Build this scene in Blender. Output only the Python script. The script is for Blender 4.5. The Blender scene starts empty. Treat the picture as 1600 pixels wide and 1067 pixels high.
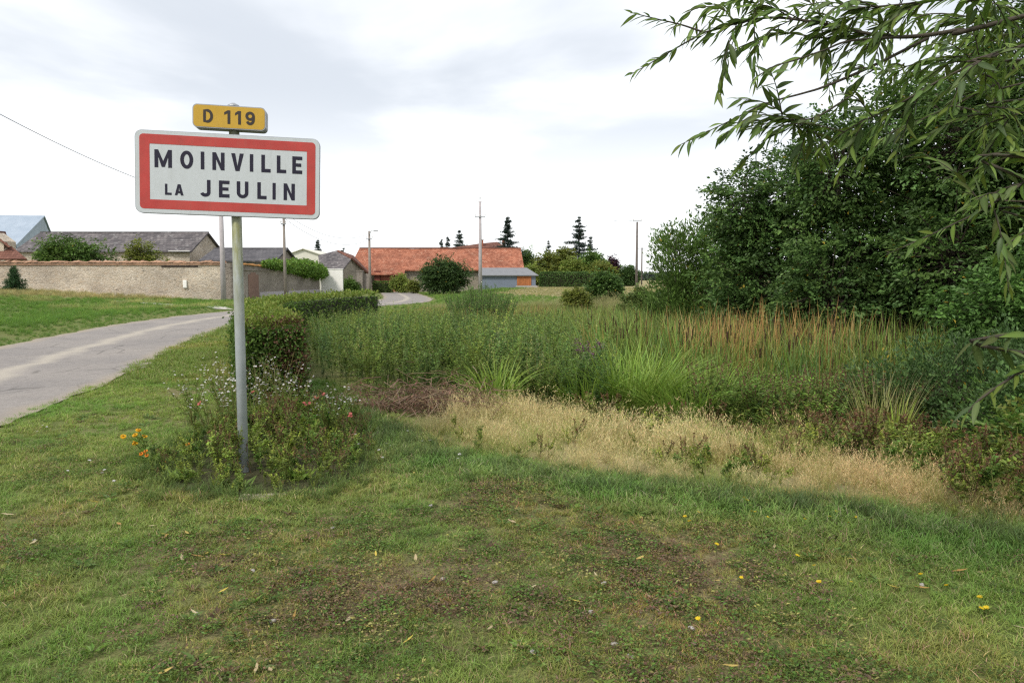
import bpy, bmesh, math
import numpy as np
from mathutils import Vector, Matrix
R = math.radians
rng = np.random.default_rng(119)
scene = bpy.context.scene
C = scene.collection

# ------------------------------------------------------------------ camera, sky, sun, exposure
EYE, FPX, PITCH = 1.6, 1200.0, R(4.6)
cam_data = bpy.data.cameras.new('camera')
cam = bpy.data.objects.new('camera', cam_data)
C.objects.link(cam)
cam.location = (0, 0, EYE)
cam.rotation_euler = (R(90) - PITCH, 0, 0)
cam_data.sensor_width = 36
cam_data.lens = 36 * FPX / 1600
cam_data.clip_start, cam_data.clip_end = 0.05, 9000
scene.camera = cam

SUN_EL, SUN_AZ = R(48), R(215)          # azimuth clockwise from +Y: behind the camera, to its left
world = bpy.data.worlds.new('World')
scene.world = world
world.use_nodes = True
wt = world.node_tree
wt.nodes.clear()
def wn(t, **kw):
    n = wt.nodes.new(t)
    for k, v in kw.items(): setattr(n, k, v)
    return n
w_out, w_bg = wn('ShaderNodeOutputWorld'), wn('ShaderNodeBackground')
w_bg.inputs['Strength'].default_value = 0.1
sky = wn('ShaderNodeTexSky', sky_type='NISHITA', sun_disc=False, sun_elevation=SUN_EL, sun_rotation=SUN_AZ)
tc, sep = wn('ShaderNodeTexCoord'), wn('ShaderNodeSeparateXYZ')
wt.links.new(tc.outputs['Generated'], sep.inputs[0])
def wmath(op, a, b=None, clamp=False):
    n = wn('ShaderNodeMath', operation=op, use_clamp=clamp)
    for i, v in enumerate((a, b)):
        if v is None: continue
        if isinstance(v, (int, float)): n.inputs[i].default_value = v
        else: wt.links.new(v, n.inputs[i])
    return n.outputs[0]
zz = wmath('MAXIMUM', sep.outputs['Z'], 0.0)
den = wmath('ADD', zz, 0.22)
cmb = wn('ShaderNodeCombineXYZ')
wt.links.new(wmath('DIVIDE', sep.outputs['X'], den), cmb.inputs[0])
wt.links.new(wmath('DIVIDE', sep.outputs['Y'], den), cmb.inputs[1])
cmb.inputs[2].default_value = 6.1
nz = wn('ShaderNodeTexNoise')
nz.inputs['Scale'].default_value = 1.15
nz.inputs['Detail'].default_value = 6
nz.inputs['Roughness'].default_value = 0.5
nz.inputs['Distortion'].default_value = 0.25
wt.links.new(cmb.outputs[0], nz.inputs['Vector'])
mr = wn('ShaderNodeMapRange', interpolation_type='SMOOTHSTEP')
mr.inputs['From Min'].default_value, mr.inputs['From Max'].default_value = 0.33, 0.62
wt.links.new(nz.outputs[0], mr.inputs[0])
hz = wn('ShaderNodeMapRange', interpolation_type='SMOOTHSTEP')
hz.inputs['From Min'].default_value, hz.inputs['From Max'].default_value = 0.05, 0.24
wt.links.new(zz, hz.inputs[0])
base = wn('ShaderNodeMix', data_type='RGBA')
base.inputs['A'].default_value = (6.6, 6.7, 6.8, 1)      # thin bright cloud
base.inputs['B'].default_value = (4.05, 4.3, 4.65, 1)      # grey cloud bases
wt.links.new(wmath('MULTIPLY', mr.outputs[0], hz.outputs[0]), base.inputs['Factor'])
mixs = wn('ShaderNodeMix', data_type='RGBA')
mixs.inputs['Factor'].default_value = 0.93
wt.links.new(sky.outputs[0], mixs.inputs['A'])
wt.links.new(base.outputs['Result'], mixs.inputs['B'])
wt.links.new(mixs.outputs['Result'], w_bg.inputs['Color'])
wt.links.new(w_bg.outputs[0], w_out.inputs[0])

sun_data = bpy.data.lights.new('sun', 'SUN')
sun_data.energy, sun_data.angle, sun_data.color = 1.5, R(11), (1, 0.95, 0.88)
sun = bpy.data.objects.new('sun', sun_data)
C.objects.link(sun)
sd = Vector((math.sin(SUN_AZ) * math.cos(SUN_EL), math.cos(SUN_AZ) * math.cos(SUN_EL), math.sin(SUN_EL)))
sun.rotation_euler = sd.to_track_quat('Z', 'Y').to_euler()
vs = scene.view_settings
vs.view_transform, vs.look, vs.exposure, vs.gamma = 'Standard', 'None', 0.95, 1.0
scene.render.engine = 'CYCLES'
cy = scene.cycles
cy.max_bounces, cy.diffuse_bounces, cy.glossy_bounces, cy.transmission_bounces = 6, 3, 2, 4
cy.use_denoising = False
cy.pixel_filter_type = 'BLACKMAN_HARRIS'
cy.filter_width = 1.3

# ------------------------------------------------------------------ helpers
def P(px, py, d):
    """World point seen at photo pixel (px, py) at distance d ahead of the camera."""
    u, v = (px - 800) / FPX, (533.5 - py) / FPX
    dy = math.cos(PITCH) + v * math.sin(PITCH)
    dz = -math.sin(PITCH) + v * math.cos(PITCH)
    t = d / dy
    return Vector((u * t, d, EYE + dz * t))
def X(px, d): return P(px, 437, d).x
def Z(py, d): return P(800, py, d).z

def nrm(a):
    return a / np.maximum(np.linalg.norm(a, axis=-1, keepdims=True), 1e-9)
GREEN = np.array([1.5, 1.62, 1.08])
def lift_greens(col):
    """brightens the green base colours and shifts them towards yellow"""
    c = np.array(np.broadcast_to(col, np.shape(col)), float)
    g = (c[..., 1] > c[..., 2] * 1.25) & (c[..., 1] > c[..., 0] * 0.82) & (c.max(-1) < 0.30)
    return np.where(g[..., None], c * GREEN, c)
def mesh_np(name, V, F, col=None, attrs=None, smooth=False):
    if col is not None: col = lift_greens(col)
    V = np.asarray(V, dtype=np.float32); F = np.asarray(F, dtype=np.int32)
    me = bpy.data.meshes.new(name)
    k = F.shape[1] if len(F) else 3
    me.vertices.add(len(V)); me.vertices.foreach_set('co', V.ravel())
    if len(F):
        me.loops.add(F.size); me.loops.foreach_set('vertex_index', F.ravel())
        me.polygons.add(len(F)); me.polygons.foreach_set('loop_start', np.arange(0, F.size, k, dtype=np.int32))
        me.polygons.foreach_set('use_smooth', np.full(len(F), smooth))
    if col is not None:
        a = me.attributes.new('Col', 'FLOAT_COLOR', 'POINT')
        c = np.ones((len(V), 4), np.float32); c[:, :3] = col
        a.data.foreach_set('color', c.ravel())
    for n, v in (attrs or {}).items():
        a = me.attributes.new(n, 'FLOAT', 'POINT'); a.data.foreach_set('value', np.asarray(v, np.float32).ravel())
    me.update(calc_edges=True)
    return me
def obj(name, me, mat=None, parent=None, loc=(0, 0, 0), rot=(0, 0, 0)):
    o = bpy.data.objects.new(name, me)
    C.objects.link(o)
    if mat is not None and len(me.materials) == 0: me.materials.append(mat)
    o.parent = parent; o.location = loc; o.rotation_euler = rot
    return o
def tag(o, label=None, cat=None, group=None, kind=None):
    for k, v in (('label', label), ('category', cat), ('group', group), ('kind', kind)):
        if v: o[k] = v
    return o
def thing(name, label, cat, loc=(0, 0, 0), rz=0, group=None):
    o = bpy.data.objects.new(name, None)
    C.objects.link(o); o.empty_display_size = 0.2
    o.location = loc; o.rotation_euler = (0, 0, rz)
    return tag(o, label, cat, group)
def poly_me(name, V, F, bevel=0.0):
    bm = bmesh.new()
    vs_ = [bm.verts.new(v) for v in V]
    for f in F: bm.faces.new([vs_[i] for i in f])
    bmesh.ops.recalc_face_normals(bm, faces=bm.faces)
    if bevel: bmesh.ops.bevel(bm, geom=list(bm.edges), offset=bevel, segments=2, affect='EDGES', profile=0.5)
    me = bpy.data.meshes.new(name); bm.to_mesh(me); bm.free()
    return me
BOXF = [(0, 1, 2, 3), (4, 7, 6, 5), (0, 4, 5, 1), (1, 5, 6, 2), (2, 6, 7, 3), (3, 7, 4, 0)]
def boxv(x0, x1, y0, y1, z0, z1):
    return [(x0, y0, z0), (x1, y0, z0), (x1, y1, z0), (x0, y1, z0), (x0, y0, z1), (x1, y0, z1), (x1, y1, z1), (x0, y1, z1)]
def box_me(name, x0, x1, y0, y1, z0, z1, bevel=0.0):
    return poly_me(name, boxv(x0, x1, y0, y1, z0, z1), BOXF, bevel)
def slab_me(name, pts, thick):
    """A flat polygon given by its top outline, thickened downwards along its normal."""
    p = [Vector(q) for q in pts]
    n = (p[1] - p[0]).cross(p[2] - p[0]).normalized()
    if n.z < 0: n = -n
    k = len(p)
    V = p + [q - n * thick for q in p]
    F = [tuple(range(k)), tuple(range(2 * k - 1, k - 1, -1))] + [(i, (i + 1) % k, k + (i + 1) % k, k + i) for i in range(k)]
    return poly_me(name, V, F)
def tubes(paths, radii, sides=6):
    """Several tapered tubes -> vertex and triangle arrays."""
    VV, FF, off = [], [], 0
    ang = np.arange(sides) * 2 * np.pi / sides
    for pts, rad in zip(paths, radii):
        p = np.asarray(pts, float); n = len(p)
        t = nrm(np.gradient(p, axis=0))
        ref = np.array([0.0, 0, 1]) if abs(t[0, 2]) < 0.9 else np.array([1.0, 0, 0])
        a = nrm(np.cross(t, ref)); b = np.cross(t, a)
        r = np.interp(np.linspace(0, 1, n), np.linspace(0, 1, len(rad)), rad)[:, None, None]
        ring = p[:, None, :] + r * (np.cos(ang)[None, :, None] * a[:, None, :] + np.sin(ang)[None, :, None] * b[:, None, :])
        VV.append(ring.reshape(-1, 3))
        i, j = np.meshgrid(np.arange(n - 1), np.arange(sides), indexing='ij')
        q0 = i * sides + j; q1 = i * sides + (j + 1) % sides
        F = np.concatenate([np.stack([q0, q1, q1 + sides], -1).reshape(-1, 3), np.stack([q0, q1 + sides, q0 + sides], -1).reshape(-1, 3)])
        cap = [(0, k + 1, k) for k in range(1, sides - 1)] + [((n - 1) * sides, (n - 1) * sides + k, (n - 1) * sides + k + 1) for k in range(1, sides - 1)]
        FF.append(np.concatenate([F, np.array(cap)]) + off); off += n * sides
    return np.concatenate(VV), np.concatenate(FF)
def leaves(B, D, N, L, W, col, fold=0.25, mid=0.45):
    """Leaf-shaped folded faces: base points, directions, normals -> arrays."""
    n = len(B)
    D = nrm(D); S = nrm(np.cross(D, N)); N = np.cross(S, D)
    L = np.broadcast_to(np.asarray(L, float), (n,))[:, None]; W = np.broadcast_to(np.asarray(W, float), (n,))[:, None]
    m = B + D * L * mid + N * W * fold
    V = np.stack([B, m + S * W / 2, B + D * L, m - S * W / 2], 1).reshape(-1, 3)
    i = np.arange(n)[:, None] * 4
    F = np.concatenate([i + np.array([[0, 1, 2]]), i + np.array([[0, 2, 3]])])
    return V, F, np.repeat(np.broadcast_to(col, (n, 3)), 4, 0)
def blades(B, H, W, lean, bend, col_a, col_b, seg=3, az=None, flat=None):
    """Grass-like blades that arc over: arrays."""
    n = len(B)
    H = np.broadcast_to(np.asarray(H, float), (n,)); W = np.broadcast_to(np.asarray(W, float), (n,))
    az = rng.uniform(0, 2 * np.pi, n) if az is None else az
    lean = np.broadcast_to(np.asarray(lean, float), (n,)); bend = np.broadcast_to(np.asarray(bend, float), (n,))
    d = np.stack([np.cos(az), np.sin(az), 0 * az], 1); fa = az + np.pi / 2 + rng.uniform(-0.9, 0.9, n)
    s = np.stack([np.cos(fa), np.sin(fa), 0 * az], 1)
    V = np.zeros((n, 2 * seg + 1, 3)); K = np.zeros((n, 2 * seg + 1, 3))
    ca, cb = np.broadcast_to(col_a, (n, 3)), np.broadcast_to(col_b, (n, 3))
    for k in range(seg + 1):
        t = k / seg
        out = (lean * t + bend * t * t) * H
        up = H * (t - 0.35 * np.minimum(bend, 1.6) * t * t * t)
        p = B + d * out[:, None] + np.array([0, 0, 1.0]) * up[:, None]
        w = (W * (1 - t ** 2) * (0.7 + 0.6 * t * (1 - t) * 2) / 2)[:, None]
        c = ca * (1 - t) + cb * t
        if k < seg:
            V[:, 2 * k] = p - s * w; V[:, 2 * k + 1] = p + s * w; K[:, 2 * k] = c; K[:, 2 * k + 1] = c
        else:
            V[:, 2 * seg] = p; K[:, 2 * seg] = c
    f = []
    for k in range(seg - 1):
        f += [(2 * k, 2 * k + 1, 2 * k + 3), (2 * k, 2 * k + 3, 2 * k + 2)]
    f.append((2 * seg - 2, 2 * seg - 1, 2 * seg))
    F = (np.arange(n)[:, None, None] * (2 * seg + 1) + np.array(f)[None]).reshape(-1, 3)
    return V.reshape(-1, 3), F, K.reshape(-1, 3)
def join(*parts):
    V, F, K, o = [], [], [], 0
    for v, f, k in parts:
        V.append(v); F.append(np.asarray(f) + o); K.append(np.broadcast_to(k, (len(v), 3))); o += len(v)
    return np.concatenate(V), np.concatenate(F), np.concatenate(K)
_tab = np.random.default_rng(7).random((256, 256))
def vnoise(x, y):
    xi, yi = np.floor(x).astype(int), np.floor(y).astype(int)
    fx, fy = x - xi, y - yi
    fx, fy = fx * fx * (3 - 2 * fx), fy * fy * (3 - 2 * fy)
    g = lambda a, b: _tab[a % 256, b % 256]
    return (g(xi, yi) * (1 - fx) + g(xi + 1, yi) * fx) * (1 - fy) + (g(xi, yi + 1) * (1 - fx) + g(xi + 1, yi + 1) * fx) * fy
def fbm(x, y, o=4):
    s = 0; a = 0.5
    for k in range(o):
        s = s + a * vnoise(x * 2 ** k + 17.3 * k, y * 2 ** k + 5.1 * k); a /= 2
    return s / (1 - 0.5 ** o)
def sstep(e0, e1, x):
    t = np.clip((x - e0) / (e1 - e0), 0, 1); return t * t * (3 - 2 * t)
def seg_dist(x, y, pts, closed=False):
    best = np.full(np.shape(x), 1e9); side = np.zeros(np.shape(x))
    q = list(pts) + ([pts[0]] if closed else [])
    for (ax, ay), (bx, by) in zip(q[:-1], q[1:]):
        dx, dy = bx - ax, by - ay
        t = np.clip(((x - ax) * dx + (y - ay) * dy) / (dx * dx + dy * dy), 0, 1)
        d = np.hypot(x - ax - t * dx, y - ay - t * dy)
        cr = dx * (y - ay) - dy * (x - ax)
        side = np.where(d < best, np.sign(cr), side); best = np.minimum(best, d)
    return best, side
def inside(x, y, poly):
    c = np.zeros(np.shape(x), bool); n = len(poly)
    for i in range(n):
        (ax, ay), (bx, by) = poly[i], poly[(i + 1) % n]
        c ^= ((ay > y) != (by > y)) & (x < (bx - ax) * (y - ay) / (by - ay + 1e-12) + ax)
    return c

# ------------------------------------------------------------------ materials
def mat(name, rough=0.8, spec=0.3):
    m = bpy.data.materials.new(name); m.use_nodes = True
    b = m.node_tree.nodes['Principled BSDF']
    b.inputs['Roughness'].default_value = rough
    b.inputs['Specular IOR Level'].default_value = spec
    return m, m.node_tree, b
def node(nt, t, ins=None, **kw):
    n = nt.nodes.new(t)
    for k, v in kw.items(): setattr(n, k, v)
    for k, v in (ins or {}).items():
        if isinstance(v, bpy.types.NodeSocket): nt.links.new(v, n.inputs[k])
        else: n.inputs[k].default_value = v
    return n
def ramp(nt, fac, stops):
    n = node(nt, 'ShaderNodeValToRGB', {'Fac': fac})
    e = n.color_ramp.elements
    while len(e) < len(stops): e.new(0.5)
    for q, (p, c) in zip(e, stops): q.position = p; q.color = (*c, 1)
    return n.outputs[0]
def mixc(nt, fac, a, b, bt='MIX'):
    n = nt.nodes.new('ShaderNodeMix'); n.data_type = 'RGBA'; n.blend_type = bt
    for k, v in (('Factor', fac), ('A', a), ('B', b)):
        if isinstance(v, bpy.types.NodeSocket): nt.links.new(v, n.inputs[k])
        else: n.inputs[k].default_value = v if k == 'Factor' else (*v, 1)
    return n.outputs['Result']
def noise(nt, scale, detail=5, vec=None, rough=0.6):
    i = {'Scale': scale, 'Detail': detail, 'Roughness': rough}
    if vec is not None: i['Vector'] = vec
    return node(nt, 'ShaderNodeTexNoise', i).outputs[0]
def objco(nt, scale=(1, 1, 1)):
    t = node(nt, 'ShaderNodeTexCoord')
    return node(nt, 'ShaderNodeMapping', {'Vector': t.outputs['Object'], 'Scale': scale}).outputs[0]
def bump(nt, b, h, strength=0.4, dist=0.02):
    n = node(nt, 'ShaderNodeBump', {'Height': h, 'Strength': strength, 'Distance': dist})
    nt.links.new(n.outputs[0], b.inputs['Normal'])
def plain(name, col, rough=0.7, var=0.15, scale=6, metal=0, spec=0.3, bmp=0.0):
    m, nt, b = mat(name, rough, spec)
    co = objco(nt)
    n = noise(nt, scale, 6, co)
    lo = tuple(c * (1 - var) for c in col); hi = tuple(min(1, c * (1 + var)) for c in col)
    nt.links.new(ramp(nt, n, [(0.3, lo), (0.7, hi)]), b.inputs['Base Color'])
    b.inputs['Metallic'].default_value = metal
    if bmp: bump(nt, b, noise(nt, scale * 4, 4, co), bmp)
    return m
def foliage(name, inst=False, trans=0.33, rough=0.48, spec=0.26):
    m, nt, b = mat(name, rough, spec)
    a = node(nt, 'ShaderNodeAttribute', attribute_name='Col')
    col = a.outputs['Color']
    if inst:
        t = node(nt, 'ShaderNodeAttribute', attribute_name='tint', attribute_type='INSTANCER')
        col = mixc(nt, 1.0, col, t.outputs['Color'], 'MULTIPLY')
    nt.links.new(col, b.inputs['Base Color'])
    tr = node(nt, 'ShaderNodeBsdfTranslucent', {'Color': col})
    mx = node(nt, 'ShaderNodeMixShader', {0: trans})
    nt.links.new(b.outputs[0], mx.inputs[1]); nt.links.new(tr.outputs[0], mx.inputs[2])
    nt.links.new(mx.outputs[0], nt.nodes['Material Output'].inputs[0])
    return m
M = {}
M['leaf'] = foliage('leaf'); M['plant'] = foliage('plant', True)
M['bark'] = plain('bark', (0.085, 0.066, 0.05), 0.9, 0.4, 14, bmp=0.6)
M['willow_bark'] = plain('willow_bark', (0.06, 0.05, 0.036), 0.8, 0.3, 30, bmp=0.4)
M['wood_pole'] = plain('weathered_pole', (0.27, 0.235, 0.205), 0.9, 0.25, 5, bmp=0.3)
M['dark_pole'] = plain('tarred_pole', (0.15, 0.13, 0.12), 0.9, 0.25, 5, bmp=0.3)
M['concrete_pole'] = plain('concrete_pole', (0.42, 0.385, 0.39), 0.85, 0.14, 4, bmp=0.2)
M['steel'] = plain('grey_steel', (0.35, 0.36, 0.37), 0.5, 0.15, 8, 0.6)
M['porcelain'] = plain('porcelain', (0.62, 0.60, 0.58), 0.3, 0.05, 8)
M['wire'] = plain('wire', (0.09, 0.09, 0.10), 0.6, 0.1, 3)
M['white_paint'] = plain('white_render', (0.84, 0.82, 0.77), 0.8, 0.05, 2.5)
M['cream'] = plain('cream_cladding', (0.66, 0.64, 0.55), 0.7, 0.06, 1)
M['dark_wood'] = plain('dark_wood', (0.05, 0.035, 0.03), 0.9, 0.3, 3)
M['maroon'] = plain('maroon_door', (0.16, 0.05, 0.035), 0.8, 0.25, 2)
M['orange_door'] = plain('rusty_orange_door', (0.36, 0.13, 0.045), 0.75, 0.2, 3)
M['blue_wall'] = plain('blue_grey_cladding', (0.165, 0.195, 0.245), 0.7, 0.07, 1.2)
M['grey_sheet'] = plain('grey_sheet_roof', (0.20, 0.205, 0.215), 0.7, 0.12, 2)
M['stone_pale'] = plain('pale_pebble', (0.36, 0.33, 0.30), 0.8, 0.2, 40)

def stone_mat(name, cols, mortar, scale=5.0, streak=None):
    m, nt, b = mat(name, 0.95, 0.15)
    co = objco(nt, (1, 1, 1.7))
    wob = node(nt, 'ShaderNodeVectorMath', {0: co}, operation='ADD')
    nzc = node(nt, 'ShaderNodeTexNoise', {'Vector': co, 'Scale': 3.0, 'Detail': 3})
    sc = node(nt, 'ShaderNodeVectorMath', {0: nzc.outputs['Color'], 3: 0.35}, operation='SCALE')
    nt.links.new(sc.outputs[0], wob.inputs[1])
    v1 = node(nt, 'ShaderNodeTexVoronoi', {'Vector': wob.outputs[0], 'Scale': scale})
    v2 = node(nt, 'ShaderNodeTexVoronoi', {'Vector': wob.outputs[0], 'Scale': scale}, feature='DISTANCE_TO_EDGE')
    sepc = node(nt, 'ShaderNodeSeparateColor', {0: v1.outputs['Color']})
    k = len(cols)
    c = ramp(nt, sepc.outputs[0], [(i / (k - 1), q) for i, q in enumerate(cols)])
    mm = node(nt, 'ShaderNodeMapRange', {0: v2.outputs['Distance'], 1: 0.02, 2: 0.14}).outputs[0]
    c = mixc(nt, mm, mortar, c)
    big = noise(nt, 0.35, 6, co)
    c = mixc(nt, 1.0, c, ramp(nt, big, [(0.3, (0.66, 0.64, 0.62)), (0.65, (1.14, 1.12, 1.08))]), 'MULTIPLY')
    sp = noise(nt, 3.1, 3, co)
    c = mixc(nt, ramp(nt, sp, [(0.64, (0, 0, 0)), (0.70, (0.75, 0.75, 0.75))]), c, (0.07, 0.06, 0.055))
    nt.links.new(c, b.inputs['Base Color'])
    bump(nt, b, mm, 0.6, 0.05)
    return m
M['stone'] = stone_mat('rubble_stone', [(0.47, 0.40, 0.32), (0.58, 0.51, 0.42), (0.50, 0.41, 0.315), (0.62, 0.56, 0.48), (0.38, 0.335, 0.28)], (0.61, 0.54, 0.45))
M['stone_grey'] = stone_mat('grey_rubble_stone', [(0.27, 0.235, 0.205), (0.33, 0.295, 0.26), (0.24, 0.21, 0.185), (0.36, 0.33, 0.295)], (0.34, 0.305, 0.27), 4.2)
M['stone_barn'] = stone_mat('barn_stone', [(0.31, 0.275, 0.22), (0.38, 0.335, 0.27), (0.27, 0.24, 0.20), (0.42, 0.38, 0.32)], (0.38, 0.345, 0.285), 4.2)
def tile_mat(name, cols, row, spots=None, w=0.25):
    m, nt, b = mat(name, 0.9, 0.2)
    t = node(nt, 'ShaderNodeTexCoord')
    s = node(nt, 'ShaderNodeSeparateXYZ', {0: t.outputs['Object']})
    cb = node(nt, 'ShaderNodeCombineXYZ', {0: s.outputs[0], 1: s.outputs[2]})
    br = node(nt, 'ShaderNodeTexBrick', {'Vector': cb.outputs[0], 'Scale': 1.0, 'Brick Width': w, 'Row Height': row, 'Mortar Size': 0.012, 'Bias': 0.0,
                                        'Color1': (0, 0, 0, 1), 'Color2': (1, 1, 1, 1), 'Mortar': (0.0, 0.0, 0.0, 1)})
    k = len(cols)
    c = ramp(nt, br.outputs['Color'], [(i / (k - 1), q) for i, q in enumerate(cols)])
    big = noise(nt, 0.5, 7, t.outputs['Object'], 0.7)
    c = mixc(nt, 1.0, c, ramp(nt, big, [(0.32, (0.62, 0.60, 0.60)), (0.7, (1.22, 1.15, 1.1))]), 'MULTIPLY')
    if spots:
        sp = noise(nt, 1.9, 4, t.outputs['Object'])
        c = mixc(nt, ramp(nt, sp, [(0.60, (0, 0, 0)), (0.68, (0.8, 0.8, 0.8))]), c, spots)
    c = mixc(nt, br.outputs['Fac'], c, tuple(q * 0.45 for q in cols[0]))
    nt.links.new(c, b.inputs['Base Color'])
    bump(nt, b, br.outputs['Fac'], -0.5, 0.03)
    return m
M['clay_tile'] = tile_mat('orange_clay_tile', [(0.27, 0.10, 0.06), (0.38, 0.15, 0.09), (0.44, 0.195, 0.125)], 0.16, (0.48, 0.28, 0.19))
M['brown_tile'] = tile_mat('brown_tile', [(0.15, 0.07, 0.05), (0.20, 0.095, 0.07), (0.24, 0.12, 0.09)], 0.16)
M['slate'] = tile_mat('old_slate', [(0.105, 0.10, 0.105), (0.15, 0.14, 0.145), (0.20, 0.19, 0.19)], 0.2, (0.34, 0.33, 0.32), 0.35)
M['slate_dark'] = tile_mat('dark_slate', [(0.10, 0.10, 0.11), (0.14, 0.14, 0.15)], 0.2, None, 0.35)
M['brick'] = tile_mat('red_brick', [(0.30, 0.11, 0.07), (0.38, 0.15, 0.09)], 0.075, None, 0.22)
M['pink_brick'] = tile_mat('faded_brick', [(0.27, 0.175, 0.14), (0.33, 0.22, 0.175)], 0.075, None, 0.22)
M['coping'] = plain('mossy_coping_tile', (0.37, 0.22, 0.14), 0.95, 0.45, 1.6, bmp=0.5)
M['coping_rust'] = plain('lichen_coping_tile', (0.38, 0.19, 0.06), 0.95, 0.4, 1.4, bmp=0.5)
def sheet_mat():
    m, nt, b = mat('blue_sheet_roof', 0.55, 0.4)
    co = objco(nt)
    wv = node(nt, 'ShaderNodeTexWave', {'Vector': co, 'Scale': 1.2}, bands_direction='X').outputs[0]
    n = noise(nt, 0.6, 5, co)
    nt.links.new(ramp(nt, n, [(0.3, (0.27, 0.33, 0.40)), (0.7, (0.36, 0.42, 0.49))]), b.inputs['Base Color'])
    bump(nt, b, wv, 0.5, 0.03)
    return m
M['sheet'] = sheet_mat()

# ------------------------------------------------------------------ terrain
ROAD = [(-6.6, -30), (-6.7, 0), (-7.25, 4.5), (-7.8, 9), (-8.35, 12), (-10.1, 18.5), (-11.9, 27), (-12.4, 36), (-10.6, 45), (-8.2, 53), (-9.0, 66), (-12.5, 86), (-17, 112), (-24, 150)]
def catmull(pts, n):
    p = np.array(pts, float); p = np.concatenate([[2 * p[0] - p[1]], p, [2 * p[-1] - p[-2]]]); out = []
    for i in range(1, len(p) - 2):
        t = np.linspace(0, 1, n, endpoint=False)[:, None]
        a, b, c, d = p[i - 1], p[i], p[i + 1], p[i + 2]
        out.append(0.5 * (2 * b + (c - a) * t + (2 * a - 5 * b + 4 * c - d) * t ** 2 + (3 * b - a - 3 * c + d) * t ** 3))
    return np.concatenate(out + [p[-2:-1]])
road_c = catmull(ROAD, 9)
ROADP = [tuple(q) for q in road_c]
HALF = 2.05
POND = [(-1.9, 9.4), (-0.7, 7.1), (0.8, 6.1), (1.9, 5.6), (3.3, 4.85), (6, 3.8), (14, 4.6), (17, 20), (13, 40), (3, 46), (-4.8, 41), (-4.9, 30), (-5.2, 20), (-3.9, 13.5), (-2.4, 10.4)]
HEDGE = [(-2.85, 9.15), (-4.15, 12.6), (-5.75, 18), (-6.0, 23), (-5.55, 30.2)]
hedge_c = catmull(HEDGE, 14)
HEDGEP = [tuple(q) for q in hedge_c]
def pond_depth(x, y):
    d, _ = seg_dist(x, y, POND, True)
    return np.where(inside(x, y, POND), d, -d)
def ground(x, y):
    x, y = np.asarray(x, float), np.asarray(y, float)
    z = -0.75 * sstep(-0.3, 6.5, pond_depth(x, y))
    rd, side = seg_dist(x, y, ROADP)
    lt = np.where(side > 0, rd, 0)
    bank = sstep(2.4, 26, lt) * (0.32 + 0.5 * sstep(-20, -38, x)) * sstep(5, 25, y) * (1 - 0.4 * sstep(70, 120, y))
    z = z + bank + 0.10 * sstep(2.6, 4.0, lt) * (1 - sstep(4.0, 9, lt)) * sstep(8, 20, y)
    far = sstep(45, 105, y) * sstep(-8, 0, x) * 0.65
    z = z + far
    z = z + (fbm(x * 0.9, y * 0.9, 3) - 0.5) * 0.05 * sstep(2.1, 3.2, rd)
    return z
def gz(x, y): return float(ground(np.array([x]), np.array([y]))[0])
BED = [(-3.0, 6.3), (-2.65, 5.75), (-2.0, 5.5), (-1.4, 5.65), (-1.15, 6.4), (-1.4, 7.9), (-2.1, 8.9), (-3.0, 8.8), (-3.3, 7.5)]
def dryness(x, y):
    """straw / brown worn ground 0..1"""
    n = fbm(x * 0.9 + 4, y * 0.9 + 9, 4)
    core = np.exp(-(((x + 0.2) / 1.5) ** 2 + ((y - 3.85) / 1.05) ** 2))
    v = 0.95 * core + 1.9 * (n - 0.53)
    v = v + 0.18 * np.exp(-(((x + 3.6) / 1.2) ** 2 + ((y - 9.5) / 2.5) ** 2))
    return np.clip(v, 0, 1)
FIELD_DRY = [(-2.0, 72), (3, 66), (11, 52), (16, 56), (60, 90), (200, 400), (400, 2500), (30, 2500), (6, 150), (2, 92)]
BANK_DRY = [(-60, 44), (-32, 47), (-25, 52), (-22, 56), (-60, 56)]
def ground_mesh():
    def axis(parts): return np.unique(np.concatenate([np.arange(a, b, s) for a, b, s in parts]))
    xs = axis([(-3000, -300, 300), (-300, -60, 30), (-60, -20, 2), (-20, -6, 0.5), (-6, 6, 0.12), (6, 20, 0.6), (20, 60, 3), (60, 300, 30), (300, 3001, 300)])
    ys = axis([(-300, -20, 40), (-20, 0, 4), (0, 2, 0.5), (2, 11, 0.12), (11, 30, 0.5), (30, 70, 1.5), (70, 160, 5), (160, 600, 40), (600, 6001, 450)])
    gx, gy = np.meshgrid(xs, ys, indexing='xy')
    x, y = gx.ravel(), gy.ravel()
    z = ground(x, y)
    nx, ny = len(xs), len(ys)
    i, j = np.meshgrid(np.arange(nx - 1), np.arange(ny - 1), indexing='xy')
    a = (j * nx + i).ravel()
    F = np.stack([a, a + 1, a + 1 + nx, a + nx], 1)
    pd = pond_depth(x, y)
    dry = dryness(x, y) * sstep(30, 12, y)
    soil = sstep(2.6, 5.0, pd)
    straw = np.maximum(inside(x, y, FIELD_DRY) * 1.0, inside(x, y, BANK_DRY) * 0.9)
    straw = np.maximum(straw, sstep(0.0, 0.5, pd) * (1 - sstep(2.6, 4.5, pd)) * (y < 12) * sstep(-1.3, -0.6, x))
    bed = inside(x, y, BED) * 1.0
    return mesh_np('ground', np.stack([x, y, z], 1), F, attrs={'dry': dry, 'soil': np.maximum(soil, bed * 0.8), 'straw': straw}, smooth=True)
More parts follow.
